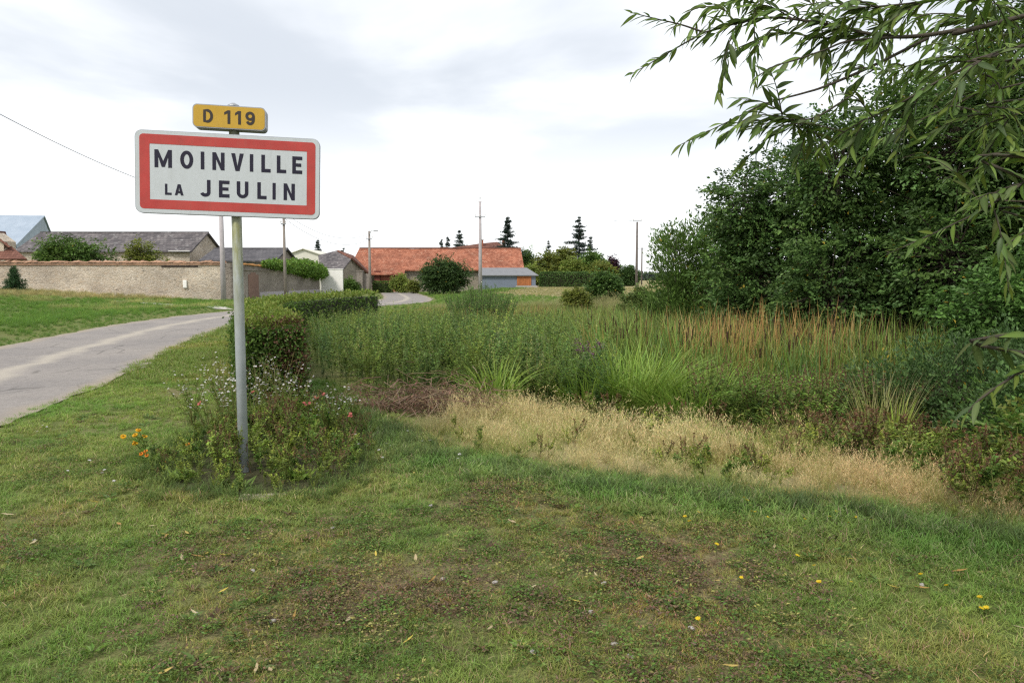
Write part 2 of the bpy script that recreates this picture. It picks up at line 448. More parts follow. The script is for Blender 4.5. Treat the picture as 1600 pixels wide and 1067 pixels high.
def ground_mat():
    m, nt, b = mat('turf', 0.95, 0.15)
    t = node(nt, 'ShaderNodeTexCoord').outputs['Object']
    at = lambda n: node(nt, 'ShaderNodeAttribute', attribute_name=n).outputs['Fac']
    fine, mid, big = noise(nt, 42, 5, t, 0.75), noise(nt, 3.2, 5, t), noise(nt, 0.22, 5, t)
    g = ramp(nt, fine, [(0.28, (0.05, 0.07, 0.018)), (0.5, (0.125, 0.16, 0.045)), (0.72, (0.21, 0.23, 0.085))])
    g = mixc(nt, 1.0, g, ramp(nt, mid, [(0.3, (0.8, 0.82, 0.75)), (0.7, (1.2, 1.12, 1.1))]), 'MULTIPLY')
    g = mixc(nt, 1.0, g, ramp(nt, big, [(0.35, (0.88, 0.97, 0.85)), (0.65, (1.18, 1.05, 1.15))]), 'MULTIPLY')
    d = ramp(nt, fine, [(0.3, (0.10, 0.078, 0.042)), (0.52, (0.23, 0.185, 0.10)), (0.7, (0.36, 0.29, 0.17))])
    s = ramp(nt, fine, [(0.3, (0.24, 0.19, 0.09)), (0.7, (0.42, 0.34, 0.19))])
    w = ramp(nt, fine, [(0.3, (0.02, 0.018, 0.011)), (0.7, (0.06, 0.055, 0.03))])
    c = mixc(nt, at('dry'), g, d)
    sm = node(nt, 'ShaderNodeMath', {0: at('straw'), 1: ramp(nt, noise(nt, 0.25, 4, t), [(0.35, (0.3, 0.3, 0.3)), (0.6, (1, 1, 1))])}, operation='MULTIPLY').outputs[0]
    c = mixc(nt, sm, c, s)
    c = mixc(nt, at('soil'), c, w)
    nt.links.new(c, b.inputs['Base Color'])
    bump(nt, b, fine, 0.7, 0.03)
    return m
tag(obj('ground', ground_mesh(), ground_mat()), 'grassy ground of the verge, pond banks and fields', kind='structure')

def ribbon(name, path, offs, lift, attr):
    p = np.asarray(path, float); t = nrm(np.gradient(p, axis=0)); n = np.stack([t[:, 1], -t[:, 0]], 1)
    V, A = [], []
    for o in offs:
        q = p + n * (o if np.ndim(o) == 0 else np.asarray(o)[:, None])
        V.append(np.concatenate([q, (ground(q[:, 0], q[:, 1]) + lift)[:, None]], 1)); A.append(np.full(len(p), attr(o if np.ndim(o) == 0 else o[0])))
    k, n_ = len(offs), len(p)
    V = np.stack(V, 1).reshape(-1, 3); A = np.stack(A, 1).ravel()
    i, j = np.meshgrid(np.arange(n_ - 1), np.arange(k - 1), indexing='ij')
    a = (i * k + j).ravel()
    return mesh_np(name, V, np.stack([a, a + 1, a + 1 + k, a + k], 1), attrs={'across': A}, smooth=True)
def road_mat():
    m, nt, b = mat('worn_asphalt', 0.9, 0.25)
    t = node(nt, 'ShaderNodeTexCoord').outputs['Object']
    ac = node(nt, 'ShaderNodeAttribute', attribute_name='across').outputs['Fac']
    wob = node(nt, 'ShaderNodeMath', {0: noise(nt, 0.7, 5, t), 1: 0.5}, operation='SUBTRACT').outputs[0]
    acw = node(nt, 'ShaderNodeMath', {0: wob, 1: 0.45, 2: ac}, operation='MULTIPLY_ADD').outputs[0]
    f = noise(nt, 60, 4, t, 0.8)
    c = ramp(nt, f, [(0.3, (0.19, 0.175, 0.165)), (0.7, (0.34, 0.315, 0.295))])
    c = mixc(nt, 1.0, c, ramp(nt, noise(nt, 0.5, 6, t), [(0.3, (0.85, 0.85, 0.87)), (0.7, (1.12, 1.1, 1.08))]), 'MULTIPLY')
    ab = node(nt, 'ShaderNodeMath', {0: acw}, operation='ABSOLUTE').outputs[0]
    vc = node(nt, 'ShaderNodeTexVoronoi', {'Vector': node(nt, 'ShaderNodeMapping', {'Vector': t, 'Scale': (1.0, 0.6, 1)}).outputs[0], 'Scale': 0.9}, feature='DISTANCE_TO_EDGE').outputs['Distance']
    ck = node(nt, 'ShaderNodeMapRange', {0: vc, 1: 0.004, 2: 0.02, 3: 0.55, 4: 0.0}).outputs[0]
    ck = node(nt, 'ShaderNodeMath', {0: ck, 1: ramp(nt, noise(nt, 0.6, 4, t), [(0.45, (0, 0, 0)), (0.6, (1, 1, 1))])}, operation='MULTIPLY').outputs[0]
    c = mixc(nt, ck, c, (0.07, 0.065, 0.06))
    c = mixc(nt, 1.0, c, ramp(nt, noise(nt, 9, 6, t, 0.75), [(0.3, (0.82, 0.81, 0.79)), (0.7, (1.14, 1.13, 1.1))]), 'MULTIPLY')
    ctr = node(nt, 'ShaderNodeMapRange', {0: ab, 1: 0.02, 2: 0.16, 3: 0.75, 4: 0.0}).outputs[0]
    c = mixc(nt, ctr, c, (0.43, 0.385, 0.315))
    edg = node(nt, 'ShaderNodeMapRange', {0: ab, 1: 0.80, 2: 1.0, 3: 0.0, 4: 0.9}).outputs[0]
    c = mixc(nt, edg, c, mixc(nt, f, (0.22, 0.18, 0.13), (0.42, 0.36, 0.28)))
    nt.links.new(c, b.inputs['Base Color'])
    bump(nt, b, f, 0.5, 0.01)
    return m
M['road'] = road_mat()
wig = lambda s: s * HALF + (fbm(road_c[:, 1] * 1.3 + 40 * s, road_c[:, 0] * 0.7, 3) - 0.5) * 0.5 * np.ones(len(road_c))
dense_road = catmull(ROAD, 40)
road_c2 = dense_road
wig = lambda s: s * HALF + (fbm(road_c2[:, 1] * 1.1 + 40 * s, road_c2[:, 0] * 0.7 + 3, 4) - 0.5) * 0.55
def road_mesh():
    offs = [wig(-1.0)] + [k * HALF for k in (-0.8, -0.4, -0.1, 0.1, 0.4, 0.8)] + [wig(1.0)]
    vals = [-1.0, -0.8, -0.4, -0.1, 0.1, 0.4, 0.8, 1.0]
    it = iter(vals)
    return ribbon('road', road_c2, offs, 0.02, lambda o: next(it))
tag(obj('road', road_mesh(), M['road']), 'narrow worn asphalt lane with a pale gravelly middle', kind='structure')
# pale stony track leaving the lane below the long wall
trk = catmull([(-15.0, 40), (-17.5, 43.5), (-21, 46.5), (-25, 49)], 10)
itv = iter([-1, 0, 1])
tag(obj('gravel_path', ribbon('gravel_path', trk, [-0.5, 0.0, 0.5], 0.03, lambda o: next(itv)), plain('chalk_gravel', (0.50, 0.47, 0.41), 0.95, 0.25, 3, bmp=0.5)), 'pale chalky path between lane and wall', kind='structure')

# ------------------------------------------------------------------ road sign
SD = 6.32
base_pt = P(381, 738, SD)
SX, SY = base_pt.x, SD
SZ = gz(SX, SY)
sign = thing('town_sign', 'red bordered white town entry sign with yellow route plate on a grey round post', 'road sign', (SX, SY, SZ))
def post_mat():
    m, nt, b = mat('galvanised_post', 0.5, 0.4)
    co = objco(nt)
    z = node(nt, 'ShaderNodeSeparateXYZ', {0: co}).outputs[2]
    n = noise(nt, 7, 5, objco(nt, (1, 1, 0.25)), 0.7)
    g = node(nt, 'ShaderNodeMapRange', {0: z, 1: 1.05, 2: 1.7, 3: 0.0, 4: 1.0}).outputs[0]
    gm = node(nt, 'ShaderNodeMath', {0: g, 1: ramp(nt, n, [(0.38, (0.15, 0.15, 0.15)), (0.6, (1, 1, 1))])}, operation='MULTIPLY').outputs[0]
    c = ramp(nt, noise(nt, 9, 4, co), [(0.3, (0.38, 0.41, 0.43)), (0.7, (0.50, 0.53, 0.55))])
    c = mixc(nt, gm, c, (0.23, 0.235, 0.11))
    nt.links.new(c, b.inputs['Base Color'])
    b.inputs['Metallic'].default_value = 0.15
    return m
V, F = tubes([[(0, 0, -0.25), (0, 0, 1.4), (0, 0, Z(166, SD) - SZ)]], [[0.0405] * 3], 28)
obj('post', mesh_np('post', V, F, smooth=True), post_mat(), sign)
V, F = tubes([[(0, 0, Z(167, SD) - SZ), (0, 0, Z(165, SD) - SZ), (0, 0, Z(161.5, SD) - SZ)]], [[0.046, 0.044, 0.012]], 24)
obj('post_cap', mesh_np('post_cap', V, F), M['steel'], sign)
def rr(w, h, r, n=7):
    pts = []
    for cx, cz, a0 in ((w / 2 - r, h / 2 - r, 0), (-w / 2 + r, h / 2 - r, 90), (-w / 2 + r, -h / 2 + r, 180), (w / 2 - r, -h / 2 + r, 270)):
        for k in range(n):
            a = R(a0 + 90 * k / (n - 1)); pts.append((cx + r * math.cos(a), cz + r * math.sin(a)))
    return pts
def plate_me(name, outer, y0, y1, hole=None):
    """rounded plate between y0 (front) and y1, optionally a frame round a hole"""
    bm = bmesh.new(); k = len(outer)
    fo = [bm.verts.new((x, y0, z)) for x, z in outer]; bo = [bm.verts.new((x, y1, z)) for x, z in outer]
    for i in range(k): bm.faces.new((fo[i], fo[(i + 1) % k], bo[(i + 1) % k], bo[i]))
    if hole:
        fi = [bm.verts.new((x, y0, z)) for x, z in hole]
        for i in range(k): bm.faces.new((fo[i], fo[(i + 1) % k], fi[(i + 1) % k], fi[i]))
    else:
        bm.faces.new(fo)
    if not hole: bm.faces.new(bo[::-1])
    bmesh.ops.recalc_face_normals(bm, faces=bm.faces)
    me = bpy.data.meshes.new(name); bm.to_mesh(me); bm.free(); return me
M['sign_white'] = plain('sign_white', (0.53, 0.56, 0.575), 0.45, 0.035, 5, 0, 0.4)
M['sign_red'] = plain('sign_red', (0.46, 0.05, 0.042), 0.45, 0.13, 6, 0, 0.4)
M['sign_yellow'] = plain('sign_yellow', (0.54, 0.325, 0.03), 0.45, 0.07, 7, 0, 0.4)
M['ink'] = plain('navy_ink', (0.016, 0.013, 0.03), 0.5, 0.2, 6)
M['ink_brown'] = plain('faded_black_ink', (0.045, 0.036, 0.032), 0.5, 0.2, 6)
M['sign_edge'] = plain('sign_edge', (0.36, 0.37, 0.40), 0.5, 0.1, 5, 0.3)
def grime(m, amount=0.13):
    nt = m.node_tree; b = nt.nodes['Principled BSDF']; src = b.inputs['Base Color'].links[0].from_socket
    st = noise(nt, 1.0, 5, objco(nt, (26, 3, 2.2)), 0.7); sp = noise(nt, 5.5, 6, objco(nt), 0.75)
    k = node(nt, 'ShaderNodeMath', {0: ramp(nt, st, [(0.52, (0, 0, 0)), (0.75, (1, 1, 1))]), 1: ramp(nt, sp, [(0.45, (0, 0, 0)), (0.7, (1, 1, 1))])}, operation='ADD', use_clamp=True).outputs[0]
    k2 = node(nt, 'ShaderNodeMath', {0: k, 1: amount}, operation='MULTIPLY').outputs[0]
    nt.links.new(mixc(nt, k2, src, (0.16, 0.15, 0.11)), b.inputs['Base Color'])
    r_ = ramp(nt, sp, [(0.35, (0.38, 0.38, 0.38)), (0.7, (0.7, 0.7, 0.7))]); nt.links.new(r_, b.inputs['Roughness'])
for k_ in ('sign_white', 'sign_red', 'sign_yellow', 'sign_edge'): grime(M[k_])
# letters -----------------------------------------------------------
def strip_pts(path, t, closed=False):
    p = np.array(path, float)
    tg = np.roll(p, -1, 0) - np.roll(p, 1, 0) if closed else np.gradient(p, axis=0)
    tg = tg / np.linalg.norm(tg, axis=1, keepdims=True); n = np.stack([-tg[:, 1], tg[:, 0]], 1)
    return p + n * t / 2, p - n * t / 2
def arc(cx, cz, rx, rz, a0, a1, n=18):
    return [(cx + rx * math.cos(R(a)), cz + rz * math.sin(R(a))) for a in np.linspace(a0, a1, n)]
T = 0.2
def glyph(ch, w):
    """list of ('poly', pts) / ('strip', path, closed) in a cap-height-1 box"""
    t = T; c = w / 2
    if ch == 'I': return [('poly', [(0, 0), (w, 0), (w, 1), (0, 1)])]
    if ch == 'L': return [('poly', [(0, 0), (w, 0), (w, t), (t, t), (t, 1), (0, 1)])]
    if ch == 'E': return [('poly', [(0, 0), (w, 0), (w, t), (t, t), (t, .41), (w * .9, .41), (w * .9, .6), (t, .6), (t, 1 - t), (w, 1 - t), (w, 1), (0, 1)])]
    if ch == 'N': return [('poly', [(0, 0), (t, 0), (t, .62), (w - t, 0), (w, 0), (w, 1), (w - t, 1), (w - t, .38), (t, 1), (0, 1)])]
    if ch == 'M': return [('poly', [(0, 0), (t, 0), (t, .6), (c - .08, .03), (c + .08, .03), (w - t, .6), (w - t, 0), (w, 0), (w, 1), (w - t, 1), (c, .36), (t, 1), (0, 1)])]
    if ch == 'V': return [('poly', [(c - .11, 0), (c + .11, 0), (w, 1), (w - .22, 1), (c, .28), (.22, 1), (0, 1)])]
    if ch == 'A': return [('poly', [(0, 0), (.22, 0), (.28, .2), (.335, .37), (c, .78), (c, 1), (c - .12, 1)]), ('poly', [(c, 1), (c, .78), (w - .335, .37), (w - .28, .2), (w - .22, 0), (w, 0), (c + .12, 1)]),
                          ('poly', [(.28, .2), (w - .28, .2), (w - .335, .37), (.335, .37)])]
    if ch == 'O': return [('strip', arc(c, .5, c - t / 2, .5 - t / 2 + .01, 0, 360, 41)[:-1], True)]
    if ch == 'U': return [('strip', [(t / 2, 1), (t / 2, .7)] + arc(c, c, c - t / 2, c - t / 2, 180, 360) + [(w - t / 2, .7), (w - t / 2, 1)], False)]
    if ch == 'J': return [('strip', [(w - t / 2, 1), (w - t / 2, .7)] + arc(c, c * .9, c - t / 2, c * .9 - t / 2, 0, -165), False)]
    if ch == 'D': return [('strip', [(t / 2, t / 2), (t / 2, .5), (t / 2, 1 - t / 2), (w * .42, 1 - t / 2)] + arc(w * .45, .5, w * .55 - t / 2, .5 - t / 2, 84, -84, 17) + [(w * .42, t / 2)], True)]
    if ch == '1': return [('poly', [(w - t, 0), (w, 0), (w, 1), (w - t * .95, 1), (0, .84), (0, .66), (w - t, .78)])]
    if ch == '9': return [('strip', arc(c, 1 - c * .98, c - t / 2, c * .98 - t / 2, 0, 360, 31)[:-1], True), ('strip', [(w - t / 2, .66), (w - t / 2, .45)] + arc(c, .42, c - t / 2, .42 - t / 2, -5, -150, 12), False)]
def letter_me(ch, w, h, th=0.0016):
    """mesh whose lower corner is at the origin, cap height h, total width w"""
    bm = bmesh.new(); s = h
    for k, g in enumerate(glyph(ch, w / h)):
        y = -th - 0.0005 * k
        if g[0] == 'poly': loops = [[(x * s, z * s) for x, z in g[1]]]
        else:
            a, b = strip_pts(g[1], T, g[2]); n = len(a)
            rng_ = range(n) if g[2] else range(n - 1)
            loops = [[tuple(a[i] * s), tuple(a[(i + 1) % n] * s), tuple(b[(i + 1) % n] * s), tuple(b[i] * s)] for i in rng_]
        vm = {}
        def vert(p):
            q = (round(p[0], 6), round(p[1], 6))
            if q not in vm: vm[q] = bm.verts.new((p[0], y, p[1]))
            return vm[q]
        fs = []
        for lp in loops:
            try: fs.append(bm.faces.new([vert(p) for p in lp]))
            except ValueError: pass
        ex = bmesh.ops.extrude_face_region(bm, geom=fs)
        bmesh.ops.translate(bm, vec=(0, th + 0.0005 * k + 0.0002, 0), verts=[e for e in ex['geom'] if isinstance(e, bmesh.types.BMVert)])
    bmesh.ops.triangulate(bm, faces=bm.faces)
    bmesh.ops.recalc_face_normals(bm, faces=bm.faces)
    me = bpy.data.meshes.new('letter'); bm.to_mesh(me); bm.free(); return me
YAW, ROLL = R(9.5), R(1.5)
PW, PH = 1.415, 0.648
tl, br_ = P(211, 204.7, 6.18), P(499.4, 343.5, 6.43)
pc = (tl + br_) / 2
panel_mid = Vector((pc.x - SX + 0.018, -0.075, pc.z - SZ))
def panel_rot(): return (0, ROLL, YAW)
panel = obj('sign_panel', plate_me('sign_panel', rr(PW, PH, 0.055), 0.0, 0.05), M['sign_edge'], sign, panel_mid, panel_rot())
obj('white_edge', plate_me('white_edge', rr(PW - 0.008, PH - 0.008, 0.052), -0.002, 0.001), M['sign_white'], panel)
def u2x(s): return ((s / (1.04 - s * 0.04)) - 0.5) * PW
def v2z(v): return (0.5 - v) * PH
xo0, xo1, zo1, zo0 = u2x(.026), u2x(.976), v2z(.048), v2z(.945)
xi0, xi1, zi1, zi0 = u2x(.081), u2x(.930), v2z(.163), v2z(.832)
def shift(pts, x0, x1, z0, z1): return [(x + (x0 + x1) / 2, z + (z0 + z1) / 2) for x, z in pts]
obj('red_border', plate_me('red_border', shift(rr(xo1 - xo0, zo1 - zo0, 0.03), xo0, xo1, zo0, zo1), -0.0036, -0.002, shift(rr(xi1 - xi0, zi1 - zi0, 0.003), xi0, xi1, zi0, zi1)), M['sign_red'], panel)
def put_letters(spec, left, span, conv, ztop, zbot, parent, mt, y):
    for ch, a, b in spec:
        x0, x1 = conv((a - left) / span), conv((b - left) / span)
        obj('letter', letter_me(ch, x1 - x0, ztop - zbot), mt, parent, (x0, y, zbot))
put_letters([('M', 250, 382), ('O', 445, 543), ('I', 600, 627), ('N', 688, 780), ('V', 830, 925), ('I', 971, 997), ('L', 1058, 1128), ('L', 1175, 1246), ('E', 1292, 1367)], 100, 1400, u2x, v2z(.229), v2z(.443), panel, M['ink'], -0.0022)
put_letters([('L', 328, 378), ('A', 402, 468)], 100, 1400, u2x, v2z(.637), v2z(.770), panel, M['ink'], -0.0022)
put_letters([('J', 593, 673), ('E', 737, 817), ('U', 872, 960), ('L', 1028, 1098), ('I', 1143, 1167), ('N', 1227, 1312)], 100, 1400, u2x, v2z(.568), v2z(.774), panel, M['ink'], -0.0022)
# yellow route plate
QW, QH = 0.556, 0.182
qc = (P(301.4, 164, 6.23) + P(415.2, 206.1, 6.32)) / 2
plate = obj('route_plate', plate_me('route_plate', rr(QW, QH, 0.035), 0.0, 0.13), M['sign_edge'], sign, (qc.x - SX + 0.012, -0.085, qc.z - SZ), (0, R(1.6), YAW))
obj('yellow_face', plate_me('yellow_face', rr(QW - 0.014, QH - 0.014, 0.03), -0.002, 0.001), M['sign_yellow'], plate)
def q2x(s): return (s - 0.5) * QW
put_letters([('D', 620, 694), ('1', 778, 824), ('1', 860, 904), ('9', 938, 1010)], 540, 552, q2x, QH * (0.5 - 0.21), QH * (0.5 - 0.79), plate, M['ink_brown'], -0.0022)
for zc in (panel_mid.z + 0.19, panel_mid.z - 0.19):
    obj('rail', box_me('rail', -0.62, 0.62, 0.051, 0.075, -0.02, 0.02), M['steel'], sign, (panel_mid.x, panel_mid.y, zc), panel_rot())
    obj('clamp', box_me('clamp', -0.055, 0.055, -0.05, 0.055, -0.022, 0.022, 0.008), M['steel'], sign, (0, 0.0, zc))
obj('clamp', box_me('clamp', -0.05, 0.05, -0.05, 0.05, -0.02, 0.02, 0.008), M['steel'], sign, (0, 0, qc.z - SZ))

# ------------------------------------------------------------------ walls and buildings
def coping(name, p0, p1, z0, z1, width, m, parent, step=0.24, seed=1):
    """a run of small overlapping tiles along the wall head, too small in view to part one by one"""
    r = np.random.default_rng(seed)
    a, b = np.array(p0, float), np.array(p1, float); L = np.linalg.norm(b - a); n = int(L / step)
    d = (b - a) / L; q = np.array([-d[1], d[0]])
    VV, FF = [], []
    for i in range(n):
        s = (i + 0.5) / n; c = a + (b - a) * s; zb = z0 + (z1 - z0) * s + r.uniform(-0.02, 0.02)
        h, hw, hl = r.uniform(0.08, 0.20), width / 2 * r.uniform(0.92, 1.1), step * 0.49
        pr = []
        for l in (-hl, hl):
            for w, z in ((-hw, 0), (-hw, 0.05), (0, h), (hw, 0.05), (hw, 0)):
                pr.append((c[0] + d[0] * l + q[0] * w, c[1] + d[1] * l + q[1] * w, zb + z))
        o = len(VV); VV += pr
        for k in range(5):
            k2 = (k + 1) % 5; FF += [(o + k, o + k2, o + 5 + k2), (o + k, o + 5 + k2, o + 5 + k)]
        FF += [(o, o + 2, o + 1), (o, o + 3, o + 2), (o, o + 4, o + 3), (o + 5, o + 6, o + 7), (o + 5, o + 7, o + 8), (o + 5, o + 8, o + 9)]
    return tag(obj(name, mesh_np(name, np.array(VV), np.array(FF)), m, parent), kind='stuff')
WD = 55.0
wx0, wx1 = X(-90, WD), X(351, WD)
wtop = Z(409, WD)
lw = thing('stone_wall', 'long pale rubble stone wall with tiled coping beyond the grass bank', 'wall', (wx0, WD, 0))
obj('wall_body', box_me('wall_body', 0, wx1 - wx0, 0, 0.5, -0.6, wtop - 0.07), M['stone'], lw)
coping('coping_tile', (-0.05, 0.25), (wx1 - wx0, 0.25), wtop - 0.07, wtop - 0.09, 0.74, M['coping'], lw)
obj('drip_course', box_me('drip_course', 0, wx1 - wx0, -0.09, -0.003, wtop - 0.23, wtop - 0.15), M['coping'], lw)
a, b_ = X(253, WD) - wx0, X(310, WD) - wx0
obj('timber_lintel', box_me('timber_lintel', a, b_, -0.04, 0.1, Z(417.5, WD), Z(415.2, WD)), M['dark_wood'], lw)
a = X(286.5, WD)
mb = thing('meter_box', 'small white meter box on the long stone wall', 'meter box', (a, WD - 0.12, Z(450, WD)))
obj('case', box_me('case', 0, 0.27, 0, 0.12, 0, 0.56, 0.02), M['white_paint'], mb)
obj('lid', box_me('lid', 0.03, 0.24, -0.015, -0.002, 0.05, 0.5, 0.005), M['white_paint'], mb)
# wall that runs on beside the lane
sw = thing('lane_wall', 'greyer rendered stone wall with rusty tile coping running beside the lane', 'wall', (X(351, WD), WD, 0))
sxo = X(351, WD)
c1 = (X(372, 55.6) - sxo, 0.6); c2 = (X(499.5, 78) - sxo, 78 - WD)
t1, t2 = Z(411, 55.6), Z(424, 78)
obj('corner_pier', box_me('corner_pier', 0.003, c1[0], 0.05, 0.75, -0.5, t1 - 0.02), M['stone_grey'], sw)
dv = Vector((c2[0] - c1[0], c2[1] - c1[1], 0)).normalized(); nv = Vector((-dv.y, dv.x, 0)) * 0.45
q = [Vector((*c1, -0.5)), Vector((*c2, -0.5)), Vector((*c2, -0.5)) + nv, Vector((*c1, -0.5)) + nv]
tops = [t1 - 0.1, t2 - 0.1, t2 - 0.1, t1 - 0.1]
obj('wall_body', poly_me('wall_body', q + [Vector((p.x, p.y, z)) for p, z in zip(q, tops)], BOXF), M['stone_grey'], sw)
m0 = Vector((*c1, 0)) + nv / 2; m1 = Vector((*c2, 0)) + nv / 2
coping('coping_tile', m0[:2], m1[:2], t1 - 0.1, t2 - 0.1, 0.75, M['coping_rust'], sw, 0.24, 3)
def on_lane_wall(f0, f1, z0, z1, proud, name, m):
    pa, pb = Vector((*c1, 0)).lerp(Vector((*c2, 0)), f0), Vector((*c1, 0)).lerp(Vector((*c2, 0)), f1)
    o = -nv.normalized() * proud
    q = [pa + o, pb + o, pb - o * 0.2, pa - o * 0.2]
    return obj(name, poly_me(name, [Vector((p.x, p.y, z0)) for p in q] + [Vector((p.x, p.y, z1)) for p in q], BOXF), m, sw)
on_lane_wall(0.09, 0.19, 0.2, 2.0, 0.03, 'bricked_doorway', M['pink_brick'])
on_lane_wall(0.115, 0.165, 2.0, 2.14, 0.028, 'brick_arch', M['pink_brick'])
on_lane_wall(0.03, 0.45, 2.28, 2.36, 0.09, 'ledge', M['stone_grey'])
on_lane_wall(0.5, 0.52, -0.4, 2.2, 0.10, 'buttress', M['stone_grey'])
on_lane_wall(0.2, 0.995, -0.4, 0.62, 0.045, 'rendered_plinth', M['concrete_pole'])
# white wall
wd = 78.6
ww = thing('white_garden_wall', 'plain white rendered wall next to the lane wall', 'wall', (X(500.5, wd), wd, 0))
w_ = X(535.5, wd) - X(500.5, wd)
obj('wall_body', box_me('wall_body', 0, w_, 0, 0.25, -0.3, Z(421, wd), 0.02), M['white_paint'], ww)
obj('capping', box_me('capping', -0.04, w_ + 0.04, -0.04, 0.29, Z(421, wd) - 0.01, Z(420, wd), 0.01), M['white_paint'], ww)
# small stone outbuilding with hipped slate roof
ob = thing('stone_outbuilding', 'small stone outbuilding with a slate roof behind the white wall', 'building', P(555, 460, 88))
O0 = ob.location.copy()
def L(px, py, d): return P(px, py, d) - O0
g = [L(533, 419, 87), L(549, 404, 89), L(577, 428, 91)]
zb = -0.9
V = [Vector((g[0].x, g[0].y, zb)), Vector((g[2].x, g[2].y, zb)), g[2], g[1], g[0], Vector((g[0].x - 3.0, g[0].y + 9, zb)), Vector((g[2].x - 3.0, g[2].y + 9, zb)), g[2] + Vector((-3, 9, 0)), g[1] + Vector((-3, 9, 0)), g[0] + Vector((-3, 9, 0))]
obj('wall', poly_me('wall', V, [(0, 1, 2, 3, 4), (5, 9, 8, 7, 6), (1, 6, 7, 2), (0, 4, 9, 5), (2, 7, 8, 3), (3, 8, 9, 4)]), M['stone_barn'], ob)
rf = obj('roof', slab_me('roof', [L(500, 421, 86.2), L(536, 420.5, 86.2), L(550, 403, 88.9), L(528, 391, 92), L(497, 399, 92)], 0.15), M['slate'], ob)
obj('roof_verge', slab_me('roof_verge', [L(528, 390.6, 91.6), L(550, 402.5, 88.6), L(579, 428.5, 90.6), L(579, 426.5, 95), L(552, 399, 96)], 0.2), M['brown_tile'], ob)
obj('side_wall', box_me('side_wall', L(503, 430, 86.8).x, L(533, 430, 86.8).x - 0.01, L(0, 430, 86.8).y, L(0, 430, 92).y, zb, L(503, 423, 86.8).z), M['stone_barn'], ob)
gp = thing('gate_post', 'old grey gate pier in front of the stone outbuilding', 'gate pier', P(563, 461, 84))
gh = P(563, 424, 84).z - gp.location.z
obj('shaft', box_me('shaft', -0.33, 0.33, -0.3, 0.3, -0.3, gh, 0.03), M['stone_grey'], gp)
obj('capstone', box_me('capstone', -0.38, 0.38, -0.36, 0.36, gh + 0.003, gh + 0.1, 0.02), M['stone_grey'], gp)
gt = thing('plank_gate', 'weathered grey plank gate hung beside the old pier', 'gate', P(568.5, 461, 84.2))
for k in range(5):
    obj('plank', box_me('plank', k * 0.14, k * 0.14 + 0.13, -0.02, 0.02, 0.05, gh - 0.25 - 0.03 * (k % 2)), M['wood_pole'], gt)
obj('cross_rail', box_me('cross_rail', 0, 0.69, 0.022, 0.06, 0.5, 0.6), M['wood_pole'], gt)

# big barn with clay tile roof
bd0, bdr = 101.0, 106.0
bn = thing('tiled_barn', 'long old stone barn under a big orange clay tile roof', 'barn', (X(551, bd0), bd0, 0.0))
B0 = bn.location.copy()
def LB(px, py, d): return P(px, py, d) - B0
xl, xr = LB(552, 437, bd0).x, LB(813, 437, bd0).x
rz = LB(550, 388, bdr).z
xm = LB(634, 437, bd0).x
ez = LB(0, 419.5, bd0).z
slope = (rz - ez) / (bdr - bd0)
elow = bd0 - 1.5 - B0.y; ezl = ez - 1.5 * slope * 0.85
obj('wall', box_me('wall', xl + 0.3, xr - 0.3, 0.3, 9.7, -0.6, ez + 0.05), M['stone_barn'], bn)
gx = xr - 0.3
for x0, x1 in ((gx - 0.4, gx), (xl + 0.3, xl + 0.7)):
    obj('gable', poly_me('gable', [Vector((x0, 0.3, ez + 0.06)), Vector((x0, 9.7, ez + 0.06)), Vector((x0, 5, rz - 0.2)), Vector((x1, 0.3, ez + 0.06)), Vector((x1, 9.7, ez + 0.06)), Vector((x1, 5, rz - 0.2))], [(0, 1, 2), (3, 5, 4), (0, 3, 4, 1), (1, 4, 5, 2), (2, 5, 3, 0)]), M['stone_barn'], bn)
rr_ = np.random.default_rng(3)
def wavy_roof(name, x0, x1, y0, z0, y1, z1, m, parent, nx=26, ny=8, amp=0.07, th=0.16, flare=0.0):
    """old roof slope that sags a little, with thickness"""
    V = []
    for lay in (0, -th):
        for j in range(ny + 1):
            for i in range(nx + 1):
                u, v = i / nx, j / ny
                x = x0 + (x1 - x0) * u + flare * (1 - v)* (u - 0.5) * 2
                sag = amp * (math.sin(u * 9 + 1) * 0.4 + math.sin(u * 23 + v * 4) * 0.3 + rr_.uniform(-0.25, 0.25) * (lay == 0)) - 0.25 * amp * 4 * v * math.sin(math.pi * u) * 0.5
                V.append((x, y0 + (y1 - y0) * v, z0 + (z1 - z0) * v + sag + lay))
    k = (nx + 1) * (ny + 1); F = []
    for j in range(ny):
        for i in range(nx):
            q = j * (nx + 1) + i
            F += [(q, q + 1, q + nx + 2, q + nx + 1), (k + q, k + q + nx + 1, k + q + nx + 2, k + q + 1)]
    for i in range(nx):
        F.append((i, k + i, k + i + 1, i + 1)); q = ny * (nx + 1) + i; F.append((q, q + 1, k + q + 1, k + q))
    for j in range(ny):
        q = j * (nx + 1); F.append((q, q + nx + 1, k + q + nx + 1, k + q)); q += nx; F.append((q, k + q, k + q + nx + 1, q + nx + 1))
    return obj(name, mesh_np(name, np.array(V), np.array(F)), m, parent)
front = wavy_roof('roof', xl - 0.1, xr + 0.1, -0.25, ez - 0.15, 5.0, rz, M['clay_tile'], bn, flare=0.45)
wavy_roof('roof', xl - 0.1, xr + 0.1, 10.25, ez - 0.15, 5.02, rz, M['clay_tile'], bn)
wavy_roof('low_eave', xl + 1.6, xm, elow, ezl, -0.27, ez - 0.17, M['clay_tile'], bn, 10, 3, 0.03)
obj('ridge_tile', box_me('ridge_tile', xl - 0.1, xr + 0.1, 4.87, 5.15, rz - 0.05, rz + 0.10, 0.03), M['brown_tile'], bn)
dd = obj('door', box_me('door', LB(581, 0, bd0).x, LB(590, 0, bd0).x, -1.1, 0.29, -0.4, LB(0, 419, bd0).z - 0.35), M['maroon'], bn)
